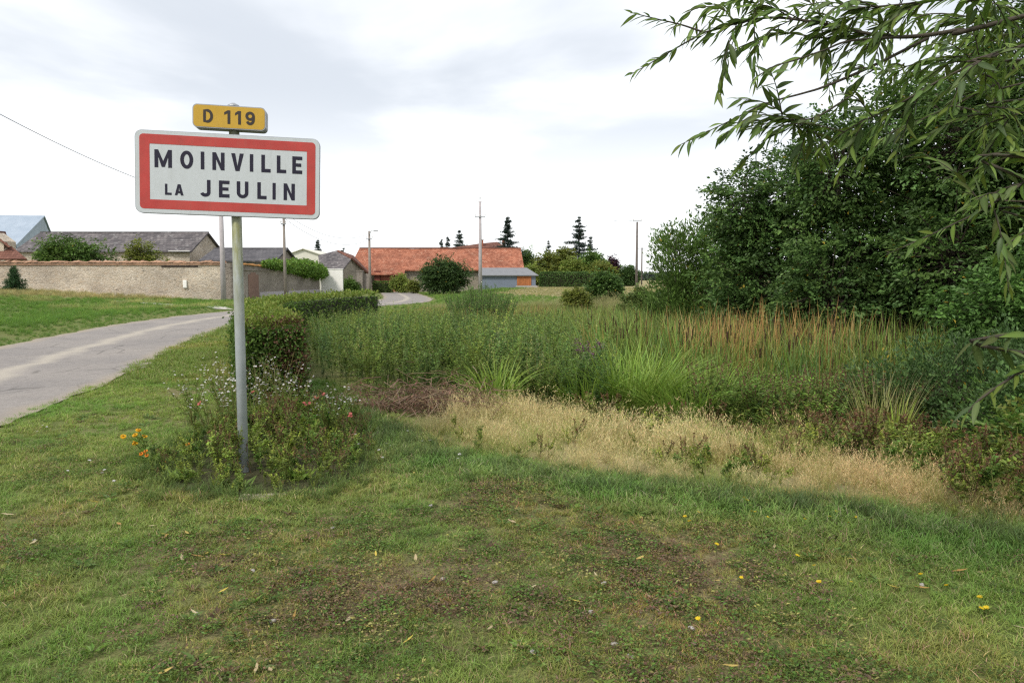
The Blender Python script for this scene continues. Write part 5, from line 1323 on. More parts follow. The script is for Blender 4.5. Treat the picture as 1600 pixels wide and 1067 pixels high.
pd_ = pond_depth(x, y); q = fbm(x * 1.1 + 7, y * 1.1 + 3, 3)
idx = np.where(rng.random(len(x)) < np.clip((q - .36) * 3.6, 0.18, .9), 2, rng.integers(0, 2, len(x)))
pink = sstep(1.6, 2.8, x)[:, None]
scatter('dry_grass', 'tall straw coloured dry grass on the pond slope', xyz(x, y), dry_c, rng.uniform(1.0, 1.35, (len(x), 1)) * (1 + pink * (np.array([0.97, 0.88, 0.88]) - 1)), rng.uniform(.55, 1.15, len(x)) * np.clip(0.45 + pd_ * 0.2, 0.38, 0.88) * (0.45 + 0.85 * fbm(x * 1.9 + 1, y * 1.9, 2)), 0.42, idx)
def herb_d(x, y, mx):
    if mx: return 55.0
    pd_ = pond_depth(x, y); q_ = fbm(x * 1.1 + 7, y * 1.1 + 3, 3)
    right = sstep(2.7, 4.2, x) * (pd_ > -0.1) * (y < 8.6)
    mid_ = ((q_ > 0.52) & (pd_ > 0.1) & (y < 9.6) & (x > -0.6)) * 0.6
    back = ((y > 8.2) & (y < 10.2) & (x > 1.8) & (x < 5.5)) * 0.5
    return 55 * in_view(x, y) * np.clip(right * 0.95 + mid_ + back, 0, 1)
x, y = cloud(-1, 7.5, 4, 10.5, herb_d)
scatter('herb_layer', 'mixed leafy weeds between the dry grass and the shrubs', xyz(x, y), herb_c, rng.uniform(.95, 1.5, (len(x), 1)) * np.array([1.05, 1, .9]), np.where((x < 3.1) & (y < 9), rng.uniform(.35, .75, len(x)), rng.uniform(.6, 1.2, len(x))), 0.3)
WP = [(-2.6, 11.0), (-1.2, 10.3), (0.0, 10.8), (1.2, 10.4), (1.5, 12), (1.6, 15), (2.5, 20), (0.5, 24), (-4.6, 27), (-5.1, 24), (-5.0, 19), (-3.7, 14.2)]
def weed_d(x, y, mx):
    if mx: return 26.0
    return 26 * inside(x, y, WP) * np.where(y < 14, 1, 0.6) * (0.4 + 0.6 * sstep(.35, .5, fbm(x * 1.2, y * 1.2, 3)))
x, y = cloud(-5.5, 3, 10, 28, weed_d)
q = fbm(x * .8 + 3, y * .8 + 1, 3)
scatter('willowherb', 'dense stand of tall leafy willowherb filling the pond hollow', xyz(x, y), weed_c, rng.uniform(.9, 1.4, (len(x), 1)) * (1 + np.clip((q - .5) * 3, -.4, .5)[:, None] * np.array([.7, .45, .2])), np.minimum(rng.uniform(.78, 1.08, len(x)) * np.interp(y, [10, 12, 20, 27], [.72, .95, 1.0, .9]), (np.interp(y, [10, 12, 20, 27], [.8, 1.02, .82, .55]) - ground(x, y)) / 1.42 * rng.uniform(.8, 1.06, len(x))), 0.10)
CP = [(1.6, 13), (1.4, 16), (2.4, 20.5), (0.4, 24.5), (-4.4, 28), (-4.2, 38), (3, 42), (7, 38), (6.5, 26), (4.6, 20), (5.5, 16.5), (8.0, 14.5), (7.2, 11.6), (4.6, 11.4), (2.8, 12.0)]
def cat_d(x, y, mx):
    if mx: return 32.0
    return np.where(y < 17, 32.0, 17.0) * inside(x, y, CP) * (np.hypot(x + 1.15, y - 27.5) > 0.7)
x, y = cloud(-5, 8.5, 11, 42, cat_d)
px_ = 800 + x / y * FPX
orange = ((px_ > 1060) & (px_ < 1340) & (y < 16.5) & (y > 12.6)) * 0.6 + (y > 26) * 0.3 * (px_ < 860) + 0.07
idx = np.where(rng.random(len(x)) < orange, rng.integers(3, 6, len(x)), rng.integers(0, 3, len(x)))
hgt = np.interp(y, [11, 14, 16.5, 19, 30, 42], [0.92, 1.12, 1.1, 0.9, 0.86, 0.8])
scatter('cattail_reeds', 'cattail reeds with brown spikes and yellowing leaves in the pond', xyz(x, y), cat_c, rng.uniform(.8, 1.2, (len(x), 1)) * np.ones(3), np.minimum(rng.uniform(.85, 1.1, len(x)) * hgt, (np.interp(y, [11, 14, 17, 25, 35, 42], [.9, 1.12, 1.0, .72, .42, .2]) - ground(x, y)) / 1.55 * rng.uniform(.8, 1.08, len(x))), 0.06, idx)
RP = [(2.4, 9.9), (2.6, 12.0), (4.6, 11.4), (7.0, 11.6), (7.0, 10.4), (4.8, 9.3), (3.4, 9.2)]
def rust_d(x, y, mx):
    if mx: return 26.0
    return 26.0 * inside(x, y, RP)
x, y = cloud(2, 7.2, 9, 12.2, rust_d)
scatter('reddish_weeds', 'stand of reddish dock and loosestrife gone to seed below the cattails', xyz(x, y), rust_c, rng.uniform(.95, 1.5, (len(x), 1)) * np.ones(3), rng.uniform(.7, 1.0, len(x)), 0.1)
def rough_d(x, y, mx):
    if mx: return 14.0
    return 14.0 * (inside(x, y, [(-4.5, 38), (-4, 44), (3, 47), (14, 42), (13, 26), (8, 24), (7, 38), (3, 42)]))
x, y = cloud(-5, 14, 24, 47, rough_d)
scatter('rough_bank_grass', 'rough pale grass on the far bank of the pond', xyz(x, y), dry_c, rng.uniform(.6, 1.0, (len(x), 1)) * np.array([.8, .9, .8]), rng.uniform(.4, .9, len(x)) * (1 + 0.9 * sstep(1.5, 5, x)), 0.2)

# separate clumps that can be told apart
def clump(name, label, cat, x, y, n, r, h, lo, hi, w=0.025, bend=0.95, group=None, up_=0.3):
    o = thing(name, label, cat, (x, y, gz(x, y)), 0, group)
    n = int(n * 1.5)
    B = disc(n, r); az = np.arctan2(B[:, 1], B[:, 0]) + rng.normal(size=n) * .6
    V, F, K = blades(B, rng.uniform(.6, 1.1, n) * h, w, rng.uniform(0.02, up_, n), rng.uniform(.15, bend, n), jitcol(lo, n), jitcol(hi, n, .3), 6, az=az)
    tag(obj('leaf_blades', mesh_np('leaf_blades', V, F, K), M['leaf'], o), kind='stuff')
    V, F = tubes([[(0, 0, -.05), (0, 0, .02), (0, 0, .06)]], [[r * .6, r * .5, r * .2]], 9)
    obj('root_stock', mesh_np('root_stock', V, F), M['bark'], o)
    return o
SL, SH = (0.085, 0.135, 0.028), (0.19, 0.255, 0.066)
for lb, px, d, n, r, h in (('big arching bright green sedge clump in front of the purple loosestrife', 985, 11.2, 420, 0.55, 1.35), ('arching sedge clump touching the big one beside the dry grass', 1080, 10.4, 300, 0.42, 1.15), ('bright sedge clump behind the big arching one', 1040, 13.2, 260, 0.5, 1.35),
                          ('upright sedge tuft between willowherb and the arching clumps', 915, 10.9, 160, 0.3, 0.95), ('low sedge tuft at the foot of the willowherb', 775, 10.3, 90, 0.22, 0.85), ('bright sedge clump in front of the dark cattails', 985, 16.5, 300, 0.9, 1.3), ('sedge clump between the arching clumps and the reddish weeds', 1130, 11.6, 260, 0.5, 1.3), ('wide sedge clump behind the purple loosestrife', 925, 14.0, 280, 0.6, 1.3)):
    clump('sedge_clump', lb, 'plant', X(px, d), d, n, r, h, SL, SH)
clump('sedge_clump', 'drooping light green grass clump among the reddish weeds', 'plant', X(1265, 9.3), 9.3, 160, 0.28, 0.75, SL, (0.16, 0.22, 0.09), 0.012, 1.3)
clump('iris_tuft', 'small stiff yellow green iris tuft at the edge of the dry grass', 'plant', X(1412, 8.5), 8.5, 22, 0.07, 0.8, (0.10, 0.15, 0.03), (0.22, 0.26, 0.06), 0.022, 0.25, None, 0.12)
clump('reed_grass', 'tall pale seeding grass tuft in front of the dark shrubs', 'plant', X(1385, 8.8), 8.8, 150, 0.26, 1.15, (0.17, 0.17, 0.06), (0.36, 0.32, 0.16), 0.007, 0.35, None, 0.12)
lo_ = thing('purple_loosestrife', 'purple flowered loosestrife among the green sedges', 'plant', (X(917, 12.3), 12.3, gz(X(917, 12.3), 12.3)))
paths = []; fl = []
for k in range(9):
    b = disc(1, .12)[0]; e = b * 2.2 + [rng.normal() * .05, rng.normal() * .05, rng.uniform(1.0, 1.22)]; paths.append(np.stack([b, (b + e) / 2, e]))
    t = rng.uniform(.74, 1.0, 70)[:, None]; fl.append(b + (e - b) * t + rng.normal(size=(70, 3)) * .02)
V, F = tubes(paths, [[.007, .004]] * 9, 4); obj('stem', mesh_np('stem', V, F, np.array((.1, .09, .05))), M['leaf'], lo_)
B = np.concatenate(fl); V, F, K = leaves(B, unit(len(B)), unit(len(B)), .035, .025, jitcol((0.22, 0.07, 0.19), len(B))); tag(obj('blossom', mesh_np('blossom', V, F, K), M['leaf'], lo_), kind='stuff')
# brown brush pile
bp = thing('brush_pile', 'heap of dead brown twigs and cut stalks at the foot of the willowherb', 'brush pile', (-1.15, 9.5, gz(-1.15, 9.5)))
pp, rd = [], []
for k in range(420):
    c_ = np.array([rng.normal() * .42, rng.normal() * .34, 0]); a = rng.uniform(0, 2 * np.pi); l = rng.uniform(.2, .6); z = abs(rng.normal()) * .16
    d = np.array([math.cos(a), math.sin(a), rng.normal() * .3]) * l / 2; pp.append(np.stack([c_ - d + [0, 0, z], c_ + [0, 0, z + rng.uniform(0, .12)], c_ + d + [0, 0, z]])); rd.append([.006, .003])
V, F = tubes(pp, rd, 3)
V[:, 2] = np.maximum(V[:, 2], -.3)
obj('dead_twigs', mesh_np('dead_twigs', V, F, jitcol((0.26, 0.175, 0.115), len(V), .4)), M['leaf'], bp)['kind'] = 'stuff'
B = np.concatenate([disc(900, .9) * np.array([1, .6, 1])]); B[:, 2] = np.abs(rng.normal(size=900)) * .16
V, F, K = leaves(B, unit(900), unit(900), .05, .025, jitcol((0.22, 0.13, 0.085), 900, .45)); tag(obj('dead_leaves', mesh_np('dead_leaves', V, F, K), M['leaf'], bp), kind='stuff')

# flower bed round the sign ----------------------------------
def bed_d(x, y, mx):
    if mx: return 75.0
    return 75.0 * inside(x, y, BED) * (np.hypot(x - SX, y - SY) > 0.06)
x, y = cloud(-3.3, -0.9, 5.6, 9.2, bed_d)
db, _ = seg_dist(x, y, BED, True)
scatter('bed_weeds', 'tangle of leafy weeds in the flower bed round the sign post', xyz(x, y), herb_c, rng.uniform(.9, 1.6, (len(x), 1)) * np.array([1.05, 1.05, .95]), rng.uniform(.45, .95, len(x)) * np.clip(.4 + db * 1.1, .4, 1.0), 0.25, rng.choice([0, 1, 1, 3, 0, 2], len(x)))
def ring_d(x, y, mx):
    if mx: return 60.0
    d_, _ = seg_dist(x, y, BED, True); return 60.0 * np.exp(-(d_ / 0.22) ** 2) * (x < 0)
x, y = cloud(-3.6, -0.5, 5.3, 9.4, ring_d)
scatter('bed_edge_grass', 'longer grass fringing the flower bed', xyz(x, y), long_c, np.array([.92, .88, 1.0]) * rng.uniform(.85, 1.2, (len(x), 1)), rng.uniform(.25, .65, len(x)), 0.2)
def petals(cen, r, n, col, up=(0, 0, 1), k=6, droop=0.0):
    """k-petalled flowers at the given centres"""
    pr = []; m = len(cen)
    ax = nrm(np.tile(np.array(up, float), (m, 1)) + rng.normal(size=(m, 3)) * .35); a0 = nrm(np.cross(ax, np.array([0.3, 1, 0.2]))); b0 = np.cross(ax, a0)
    for j in range(k):
        t = 2 * np.pi * j / k; D = a0 * math.cos(t) + b0 * math.sin(t) - ax * droop
        pr.append(leaves(cen, D, ax, r, r * n, jitcol(col, m, .12, .04), 0.1, .6))
    return join(*pr)
def gaura(x, y, h, nf, col=(0.74, 0.70, 0.68)):
    o = thing('gaura_plant', 'wispy plant with many small white blossoms in the bed round the sign post', 'flowering plant', (x, y, gz(x, y)), 0, 'white flowered plants in the sign bed')
    paths, F_, LB_ = [], [], []
    for k in range(11):
        a = rng.uniform(0, 2 * np.pi); l = rng.uniform(.08, .3); e = np.array([math.cos(a) * l, math.sin(a) * l, h * rng.uniform(.75, 1.1)])
        m_ = e * .5 + [0, 0, .08]; paths.append(np.stack([[0, 0, 0], m_, e]))
        t = rng.uniform(.62, 1.02, nf)[:, None]; F_.append(m_ + (e - m_) * (t * 2 - 1) + rng.normal(size=(nf, 3)) * .02)
        t = rng.uniform(.1, .7, 10)[:, None]; LB_.append(e * t + [0, 0, .03])
    V, F = tubes(paths, [[.004, .002]] * len(paths), 3); obj('stem', mesh_np('stem', V, F, np.array((.11, .10, .045))), M['leaf'], o)
    B = np.concatenate(LB_); V, F, K = leaves(B, unit(len(B)) + [0, 0, .4], unit(len(B)), .06, .014, jitcol((.085, .12, .035), len(B))); tag(obj('foliage', mesh_np('foliage', V, F, K), M['leaf'], o), kind='stuff')
    V, F, K = petals(np.concatenate(F_), .014, .75, col, k=4); tag(obj('blossom', mesh_np('blossom', V, F, K), M['leaf'], o), kind='stuff')
for k in range(17):
    d = rng.uniform(7.2, 8.9); px = rng.uniform(285, 455) if k < 12 else rng.uniform(455, 560); gaura(X(px, d), d, rng.uniform(.52, .8) if k < 12 else rng.uniform(.3, .45), 3 if k < 12 else 2)
def rose(label, px, d, h, col):
    x = X(px, d); o = thing('pink_flower', label, 'flowering plant', (x, d, gz(x, d)), 0, 'pink flowers of the sign bed')
    V, F = tubes([[(0, 0, 0), (.02, 0, h / 2), (0, .01, h)]], [[.004, .003]], 4); obj('stem', mesh_np('stem', V, F, np.array((.09, .10, .04))), M['leaf'], o)
    c_ = np.tile([0, .01, h], (3, 1)) + rng.normal(size=(3, 3)) * .012
    V, F, K = petals(c_, .02, .9, col, (0, -.5, .8), 7, -.3); obj('blossom', mesh_np('blossom', V, F, K), M['leaf'], o)
    B = np.stack([rng.normal(size=10) * .02, rng.normal(size=10) * .02, rng.uniform(.1, .8, 10) * h], 1); V, F, K = leaves(B, unit(10), unit(10), .06, .03, jitcol((.07, .11, .03), 10)); tag(obj('foliage', mesh_np('foliage', V, F, K), M['leaf'], o), kind='stuff')
for px, py_, d in ((340, 610, 8.6), (390, 612, 8.4), (500, 632, 8.6), (492, 648, 8.4), (473, 660, 8.0), (305, 640, 8.0), (544, 693, 7.3)):
    rose('single salmon pink bloom among the white flowers of the sign bed', px, d, max(.3, Z(py_, d) - gz(X(px, d), d)), (0.55, 0.16, 0.13))
def daisy(name, label, group, px, d, heads, col, eye, r, leafcol=(.10, .145, .04), rosette=True):
    x = X(px, d); o = thing(name, label, 'flowering plant', (x, d, gz(x, d)), 0, group); z0 = o.location.z
    cen, paths = [], []
    for hx, hy in heads:
        t = P(hx, hy, d) - Vector((x, d, z0)); t = np.array([t.x, rng.normal() * .04, t.z]); cen.append(t); paths.append(np.stack([[0, 0, 0], t * .5 + [rng.normal() * .02, 0, .03], t]))
    V, F = tubes(paths, [[.005, .003]] * len(paths), 4); obj('stem', mesh_np('stem', V, F, np.array((.10, .13, .04))), M['leaf'], o)
    for c_ in cen:
        V, F, K = petals(np.tile(c_, (3, 1)), r, .55, col, (0, -.35, .9), 13, .2); fh = obj('flower_head', mesh_np('flower_head', V, F, K), M['leaf'], o)
        V, F = tubes([[c_ + [0, 0, -.004], c_ + [0, -.003, .008], c_ + [0, -.005, .013]]], [[r * .28, r * .25, r * .1]], 8); obj('eye', mesh_np('eye', V, F, np.array(eye)), M['leaf'], fh)
    n = 60; hm = max(c_[2] for c_ in cen); tt = rng.random(n)
    B = np.stack([rng.normal(size=n) * .05, rng.normal(size=n) * .05, tt ** 1.4 * hm * .6], 1); a = rng.uniform(0, 2 * np.pi, n)
    V, F, K = leaves(B, np.stack([np.cos(a), np.sin(a), rng.uniform(.1, 1, n)], 1), nrm(rng.normal(size=(n, 3)) * .3 + [0, 0, 1]), rng.uniform(.07, .14, n), rng.uniform(.02, .035, n), jitcol(leafcol, n)); tag(obj('foliage', mesh_np('foliage', V, F, K), M['leaf'], o), kind='stuff')
YEL, ORG = (0.78, 0.46, 0.02), (0.75, 0.26, 0.015)
daisy('yellow_coneflower', 'tall yellow coneflower plant at the edge of the sign bed', None, 222, 6.7, [(194, 681), (222, 669), (218, 676), (224, 682), (213, 690), (208, 693)], YEL, (.5, .26, .02), .027)
daisy('orange_coneflower', 'shorter orange coneflower beside the tall yellow one', None, 228, 6.45, [(224, 706), (231, 710), (222, 708), (256, 722)], ORG, (.2, .08, .02), .02)
daisy('marigold_plant', 'pale green marigold with one orange bloom at the bed edge', None, 276, 6.05, [(278, 739), (272, 746)], ORG, (.3, .12, .02), .02, (.14, .19, .05))
daisy('marigold_plant', 'low yellow blooms at the bed edge in front of the post', None, 357, 5.78, [(353, 774), (361, 773), (356, 778), (364, 777)], YEL, (.4, .25, .02), .016, (.09, .12, .04))
daisy('yellow_coneflower', 'single orange yellow bloom behind the marigold', None, 290, 6.8, [(290, 695)], ORG, (.25, .1, .02), .022)
daisy('lettuce_weed', 'bright pale green leafy weed close to the post foot', None, 458, 6.1, [(458, 747)], (.3, .33, .06), (.3, .33, .06), .008, (.17, .24, .06))
bs = box_me('bed_stone', -.17, .17, -.09, .09, -.06, .018, .017)
tag(obj('edging_stone', bs, plain('sandy_stone', (0.30, 0.26, 0.19), 0.95, 0.3, 14, bmp=0.5), None, (X(402, 5.52), 5.52, gz(X(402, 5.52), 5.52) - .012), (0, .03, .15)), 'flat pale stone edging the flower bed before the sign', 'stone')

# ------------------------------------------------------------------ small things lying or growing in the lawn
def curled_leaf(l, w, col, seed):
    r = np.random.default_rng(seed); n = 7; t = np.linspace(0, 1, n); V = []
    for k in range(n):
        ww = w * math.sin(math.pi * (0.06 + .9 * t[k])) / 2; z = 0.012 + .25 * l * (t[k] - .5) ** 2 + r.uniform(-.001, .001)
        V += [(l * (t[k] - .5), -ww, z + ww * .35), (l * (t[k] - .5), 0, z), (l * (t[k] - .5), ww, z + ww * .35)]
    F = [(3 * k + j, 3 * k + j + 1, 3 * k + 4 + j, 3 * k + 3 + j) for k in range(n - 1) for j in (0, 1)]
    return mesh_np('fallen_leaf', np.array(V), np.array(F), np.array(col), smooth=True)
lm = [curled_leaf(.075, .018, c, i) for i, c in enumerate(((.62, .46, .14), (.55, .43, .25), (.60, .50, .30), (.45, .27, .08), (.68, .52, .10)))]
for m_ in lm: m_.materials.append(M['leaf'])
spots = [(648, 745), (800, 822), (52, 855), (97, 810), (145, 790), (152, 792), (103, 808), (12, 811), (187, 826), (258, 842), (292, 840), (295, 866), (284, 880), (308, 877), (350, 930), (325, 873), (193, 939), (303, 965), (460, 970), (897, 947), (1048, 945), (766, 992), (545, 976), (576, 988), (352, 875), (258, 1060), (405, 1055), (1595, 990), (1442, 927), (1395, 925), (1120, 915), (1058, 918), (830, 928), (675, 916), (588, 872), (720, 866), (650, 880), (238, 828), (260, 845), (640, 1010), (1000, 880), (1210, 860), (930, 905), (1500, 900), (1330, 880), (1140, 1052), (423, 1058)]
for k, (px, py) in enumerate(spots):
    d = EYE * FPX / (py - 437) * 1.0
    for _ in range(4):
        w_ = P(px, py, d); d -= (w_.z - gz(w_.x, d)) * -d / EYE if abs(w_.z) > 1e-4 else 0
        d = float(np.clip(d, 2.6, 9))
    w_ = P(px, py, d)
    o = obj('fallen_leaf', lm[k % 5], None, None, (w_.x, d, gz(w_.x, d) + .02), (rng.normal() * .2, rng.normal() * .2, rng.uniform(0, 6.28)))
    s_ = rng.uniform(.7, 1.15); o.scale = (s_,) * 3
    tag(o, 'dry yellow willow leaf lying on the mown lawn', 'leaf', 'fallen leaves on the lawn')
def pebble(seed):
    r = np.random.default_rng(seed); bm = bmesh.new(); bmesh.ops.create_icosphere(bm, subdivisions=2, radius=1)
    for v in bm.verts: v.co = Vector((v.co.x * .017, v.co.y * .011, v.co.z * .009)) * (1 + r.uniform(-.18, .18))
    me = bpy.data.meshes.new('pebble'); bm.to_mesh(me); bm.free(); return me
pm = [pebble(i) for i in range(3)]
for p_ in pm: p_.materials.append(M['stone_pale'])
for k, (px, py) in enumerate([(54, 855), (395, 906), (427, 988), (520, 835), (692, 918), (944, 923), (960, 1024), (923, 970), (308, 978), (673, 799), (1080, 996), (774, 922), (832, 1036), (1440, 925), (985, 1045)]):
    d = EYE * FPX / (py - 437) * .99; w_ = P(px, py, d)
    tag(obj('pebble', pm[k % 3], None, None, (w_.x, d, gz(w_.x, d) + .02), (0, 0, rng.uniform(0, 6))), 'small pale pebble lying in the worn lawn', 'pebble', 'pebbles in the lawn')
def hawkbit(label, grp, nm, spots_, col, h0, r):
    V, F = tubes([[(0, 0, 0), (.004, 0, h0 / 2), (0, 0, h0)]], [[.002, .0015]], 3); sm = mesh_np('stem', V, F, np.array((.1, .14, .05))); sm.materials.append(M['leaf'])
    V, F, K = petals(np.array([[0, 0, h0], [0, 0, h0 + .002]]), r, .5, col, (0, -.2, 1), 8); fm = mesh_np('flower_head', V, F, K); fm.materials.append(M['leaf'])
    for px, py in spots_:
        d = EYE * FPX / (py + 14 - 437) * .99; w_ = P(px, py, d)
        o = thing(nm, label, 'flower', (w_.x, d, gz(w_.x, d)), rng.uniform(0, 6), grp); o.scale = (rng.uniform(.8, 1.25),) * 3
        obj('stem', sm, None, o); obj('flower_head', fm, None, o)
hawkbit('small yellow hawkbit flower in the lawn near the dry grass', 'yellow hawkbits in the lawn', 'hawkbit_flower', [(1163, 778), (1168, 783), (1172, 788), (1175, 796), (1180, 797), (1092, 800), (1077, 813), (1070, 807), (1200, 806), (1258, 809), (1296, 806), (1326, 812), (1337, 806), (1362, 812), (1272, 882), (1330, 912), (1279, 917), (1158, 906), (1533, 962), (1540, 961), (1530, 943), (1090, 979), (1438, 902), (1246, 872), (1120, 854), (1478, 920), (1306, 798)], (.75, .55, .02), .05, .013)
hawkbit('flat white yarrow head in the grass beyond the sign bed', 'white yarrow in the grass', 'yarrow_flower', [(575, 693), (592, 701), (598, 712), (604, 686), (558, 702), (555, 676), (560, 690), (500, 668), (520, 672), (660, 685), (637, 667), (672, 684), (718, 709), (541, 690), (106, 735), (163, 735), (160, 740), (140, 722), (66, 658), (73, 662), (58, 668), (258, 597), (178, 752), (610, 690), (583, 690), (716, 715), (478, 650), (530, 648)], (.66, .64, .60), .07, .014)

# ------------------------------------------------------------------ overhanging willow
def willow_leaf_me(seed, col):
    r = np.random.default_rng(seed); n = 8; t = np.linspace(0, 1, n); V = []; bend = r.uniform(-.32, -.12); tw = r.uniform(-.15, .15)
    for k in range(n):
        w = .125 * math.sin(math.pi * min(1, .03 + t[k] ** .85 * .97)) * (1 - .25 * t[k]) + .004 * (k == 0)
        x_, z_ = t[k], bend * t[k] ** 2
        V += [(x_, -w, z_ + w * .35 + tw * w * t[k]), (x_, 0, z_), (x_, w, z_ + w * .35 - tw * w * t[k])]
    F = [(3 * k + j, 3 * k + j + 1, 3 * k + 4 + j, 3 * k + 3 + j) for k in range(n - 1) for j in (0, 1)]
    V = np.array(V); c_ = np.tile(np.array(col, float), (len(V), 1)); c_[1::3] *= 1.45
    me = mesh_np('leaf', V, np.array(F), c_, smooth=True); me.materials.append(M['leaf']); return me
wl = [willow_leaf_me(i, c_) for i, c_ in enumerate([(.040, .057, .021), (.031, .046, .018), (.048, .065, .025), (.042, .060, .034), (.044, .052, .018), (.066, .084, .042)])]
TR = Vector((4.7, 1.9, 0))
willow = thing('willow_tree', 'overhanging willow with long narrow leaves on drooping twigs', 'tree', (TR.x, TR.y, gz(TR.x, TR.y)))
W0 = np.array(willow.location)
def PP(px, py, d): return np.array(P(px, py, d)) - W0
hub_hi, hub_mid, hub_lo = np.array([-.2, .1, 3.1]), np.array([-.1, .2, 2.3]), np.array([-.2, .1, 1.5])
paths, radii = [[np.array([0, 0, -.2]), np.array([.05, 0, 1.2]), np.array([-.08, .08, 2.4]), np.array([-.2, .1, 3.1]), np.array([-.3, .3, 5.0])]], [[.20, .17, .14, .10, .05]]
twigs = []       # (polyline, leafy from fraction)
def br(pts, r0, r1, hub=None, leafy=0.0, n=6):
    q = ([hub] if hub is not None else []) + [PP(*p) for p in pts]
    c_ = catmull3(q, n); paths.append(c_); radii.append([r0, r1])
    if leafy is not None: twigs.append((c_, leafy))
    return c_
def catmull3(pts, n):
    p = np.array(pts, float); p = np.concatenate([[2 * p[0] - p[1]], p, [2 * p[-1] - p[-2]]]); out = []
    for i in range(1, len(p) - 2):
        t = np.linspace(0, 1, n, endpoint=False)[:, None]; a, b, c_, d = p[i - 1], p[i], p[i + 1], p[i + 2]
        out.append(.5 * (2 * b + (c_ - a) * t + (2 * a - 5 * b + 4 * c_ - d) * t ** 2 + (3 * b - a - 3 * c_ + d) * t ** 3))
    return np.concatenate(out + [p[-2:-1]])
# main limb and its forks (photo px, photo py, distance)
main = br([(1640, 15, 2.8), (1499, 47, 2.9), (1417, 58, 2.95), (1356, 53, 3.0), (1295, 39, 3.05), (1214, 28, 3.1), (1161, 35, 3.12), (1100, 51, 3.15)], .010, .003, hub_hi, None)
br([(1100, 51, 3.15), (1064, 39, 3.15), (1030, 31, 3.13), (985, 20, 3.1)], .004, .0015, None, .28)
br([(1100, 51, 3.15), (1068, 69, 3.18), (1032, 90, 3.2), (985, 117, 3.2)], .004, .0015, None, .3)
br([(1417, 58, 2.95), (1330, 64, 2.85), (1287, 79, 2.8), (1240, 95, 2.75), (1205, 106, 2.75), (1175, 127, 2.75)], .005, .0015, None, .55)
br([(1450, 60, 3.0), (1360, 105, 3.0), (1290, 135, 3.0), (1255, 146, 2.98), (1194, 163, 2.95), (1145, 187, 2.93), (1064, 226, 2.9)], .007, .0015, None, .62)
br([(1356, 53, 3.0), (1290, 60, 3.1), (1220, 52, 3.15), (1165, 70, 3.2), (1120, 92, 3.2)], .004, .0015, None, .4)
br([(1330, 150, 2.9), (1270, 185, 2.8), (1215, 188, 2.8), (1175, 203, 2.8)], .004, .0015, None, .45)
br([(1640, 60, 2.6), (1560, 85, 2.6), (1480, 120, 2.65), (1400, 165, 2.7), (1330, 200, 2.75), (1270, 240, 2.8)], .007, .0015, hub_hi, .35)
br([(1640, 90, 2.8), (1560, 130, 2.85), (1490, 165, 2.9), (1445, 185, 2.9), (1415, 205, 2.9)], .005, .0015, hub_mid, .3)
br([(1650, -30, 2.6), (1540, -10, 2.7), (1430, 5, 2.8), (1340, 12, 2.9), (1270, 8, 3.0)], .006, .0015, hub_hi, .3)
br([(1650, -60, 2.9), (1500, -40, 3.0), (1360, -25, 3.1), (1250, -12, 3.2), (1180, 5, 3.3)], .005, .0015, hub_hi, .25)
br([(1300, -40, 3.2), (1200, -18, 3.25), (1130, 6, 3.25), (1105, 14, 3.25)], .004, .0015, None, .35)
br([(1660, 150, 2.7), (1600, 175, 2.7), (1540, 195, 2.75), (1500, 220, 2.8)], .005, .0015, hub_mid, .3)
br([(1650, 250, 2.5), (1600, 285, 2.5), (1540, 325, 2.5), (1480, 355, 2.5), (1385, 398, 2.5)], .007, .0015, hub_lo, .3)
br([(1650, 230, 2.7), (1590, 240, 2.7), (1530, 262, 2.75), (1475, 280, 2.8)], .007, .0015, hub_mid, .3)
br([(1680, 330, 2.5), (1630, 350, 2.5), (1590, 370, 2.5), (1555, 398, 2.5)], .005, .0015, hub_lo, .5)
br([(1680, 520, 1.8), (1630, 560, 1.8), (1580, 590, 1.8), (1530, 625, 1.8), (1512, 645, 1.8)], .006, .0015, hub_lo, .4)
br([(1640, 120, 3.2), (1560, 95, 3.2), (1470, 90, 3.2), (1390, 110, 3.2), (1320, 100, 3.2)], .005, .0015, hub_hi, .3)
br([(1640, 40, 3.3), (1540, 30, 3.3), (1440, 25, 3.4), (1350, 85, 3.4)], .005, .0015, hub_hi, .3)
br([(1640, -40, 3.3), (1590, 20, 3.3), (1540, 60, 3.35), (1500, 110, 3.4)], .005, .0015, hub_hi, .2)
br([(1660, 60, 3.4), (1600, 100, 3.4), (1560, 150, 3.45), (1530, 175, 3.5)], .005, .0015, hub_hi, .2)
# side twigs off the main limb and the heavier branches
for src, cnt, lo, hi in ((main, 26, .35, .97), (twigs[5][0], 9, .3, .85), (twigs[6][0], 10, .3, .9), (twigs[7][0], 5, .35, .9), (twigs[8][0], 9, .35, .9), (twigs[10][0], 6, .35, .9), (twigs[11][0], 2, .45, .7), (twigs[12][0], 4, .4, .9), (twigs[16][0], 10, .35, .95), (twigs[17][0], 10, .35, .95), (twigs[18][0], 8, .3, .95), (twigs[19][0], 8, .3, .95)):
    for f_ in rng.uniform(lo, hi, cnt):
        i = int(f_ * (len(src) - 2)); p0 = src[i]; t = nrm(src[i + 1] - src[i])
        d = nrm(t * .7 + rng.normal(size=3) * .5 + np.array([0, 0, -.15])); l = rng.uniform(.14, .30)
        q = np.stack([p0, p0 + d * l * .5 + [0, 0, .01], p0 + d * l + np.array([0, 0, -.03 - .05 * rng.random()]) * l * 3])
        q = catmull3(list(q), 5); paths.append(q); radii.append([.0028, .001]); twigs.append((q, .1))
V, F = tubes(paths[:1], radii[:1], 14); obj('trunk', mesh_np('trunk', V, F, smooth=True), M['willow_bark'], willow)
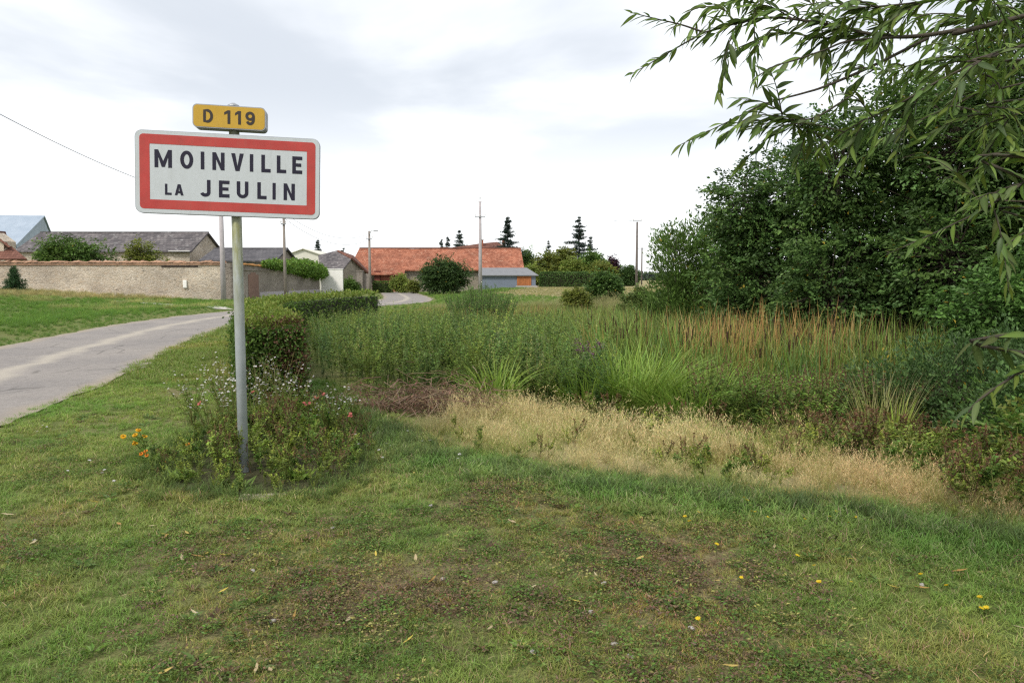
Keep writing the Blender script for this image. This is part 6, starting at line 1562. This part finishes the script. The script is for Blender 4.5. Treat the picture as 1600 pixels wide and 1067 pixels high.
for p_, r_ in zip(paths[1:], radii[1:]):
    V, F = tubes([p_], [r_], 6); obj('branch', mesh_np('branch', V, F, smooth=True), M['willow_bark'], willow)
lv = []
for poly, f0 in twigs:
    seg = np.linalg.norm(np.diff(poly, axis=0), axis=1); s = np.concatenate([[0], np.cumsum(seg)]); Lt = s[-1]
    st = np.arange(f0 * Lt, Lt, .018); n = len(st)
    if n < 2: continue
    c_ = np.stack([np.interp(st, s, poly[:, k]) for k in range(3)], 1); t = nrm(np.stack([np.interp(np.minimum(st + .01, Lt), s, poly[:, k]) - np.interp(st - .01, s, poly[:, k]) for k in range(3)], 1))
    side = nrm(np.cross(t, np.array([0, 0, 1.0]) + rng.normal(size=(n, 3)) * .3)) * np.where(np.arange(n) % 2, 1, -1)[:, None]
    D = nrm(t * .85 + side * rng.uniform(.3, .75, n)[:, None] + np.array([0, 0, -.14]) + rng.normal(size=(n, 3)) * .2)
    fr = (st - f0 * Lt) / max(Lt - f0 * Lt, .01); ln = rng.uniform(.06, .1, n) * (1 - .3 * fr ** 3)
    for k in range(n): lv.append((c_[k], D[k], ln[k]))
def cam_pt(p_):
    w_ = p_ + W0; d_ = Vector(w_) - cam.location; f_ = d_.y * math.cos(PITCH) - d_.z * math.sin(PITCH)
    return 800 + d_.x / f_ * FPX, 533.5 - (d_.y * math.sin(PITCH) + d_.z * math.cos(PITCH)) / f_ * FPX, f_
def frame(D, up):
    D = Vector(D).normalized(); s = Vector(up).cross(D).normalized(); n = D.cross(s)
    return Matrix((D, s, n)).transposed()
big = sorted(range(len(lv)), key=lambda i: -(lv[i][2] / cam_pt(lv[i][0])[2] if (cam_pt(lv[i][0])[0] < 1595 and cam_pt(lv[i][0])[1] > 3) else 0))
chosen = set(big[:300]); RV, RF, RK, off = [], [], [], 0
for i, (p_, D, l) in enumerate(lv):
    up_v = np.array([0, -.25, 1.0]) + rng.normal(size=3) * .55; me = wl[int(rng.integers(0, 6))]
    m3 = frame(D, up_v)
    if i in chosen:
        o = bpy.data.objects.new('leaf', me); C.objects.link(o); o.parent = willow
        mt_ = m3.to_4x4(); mt_.translation = Vector(p_); o.matrix_basis = mt_ @ Matrix.Scale(float(l), 4)
    else:
        nv_ = len(me.vertices); co = np.zeros(nv_ * 3, np.float32); me.vertices.foreach_get('co', co); co = co.reshape(-1, 3) * l
        RV.append(co @ np.array(m3).T + p_); f_ = np.array([tuple(q.vertices) for q in me.polygons]); RF.append(f_ + off); off += nv_
        cl = np.zeros(nv_ * 4, np.float32); me.attributes['Col'].data.foreach_get('color', cl); RK.append(cl.reshape(-1, 4)[:, :3])
if RV: tag(obj('foliage', mesh_np('foliage', np.concatenate(RV), np.concatenate(RF), np.concatenate(RK), smooth=True), M['leaf'], willow), kind='stuff')
print('willow leaves', len(lv))
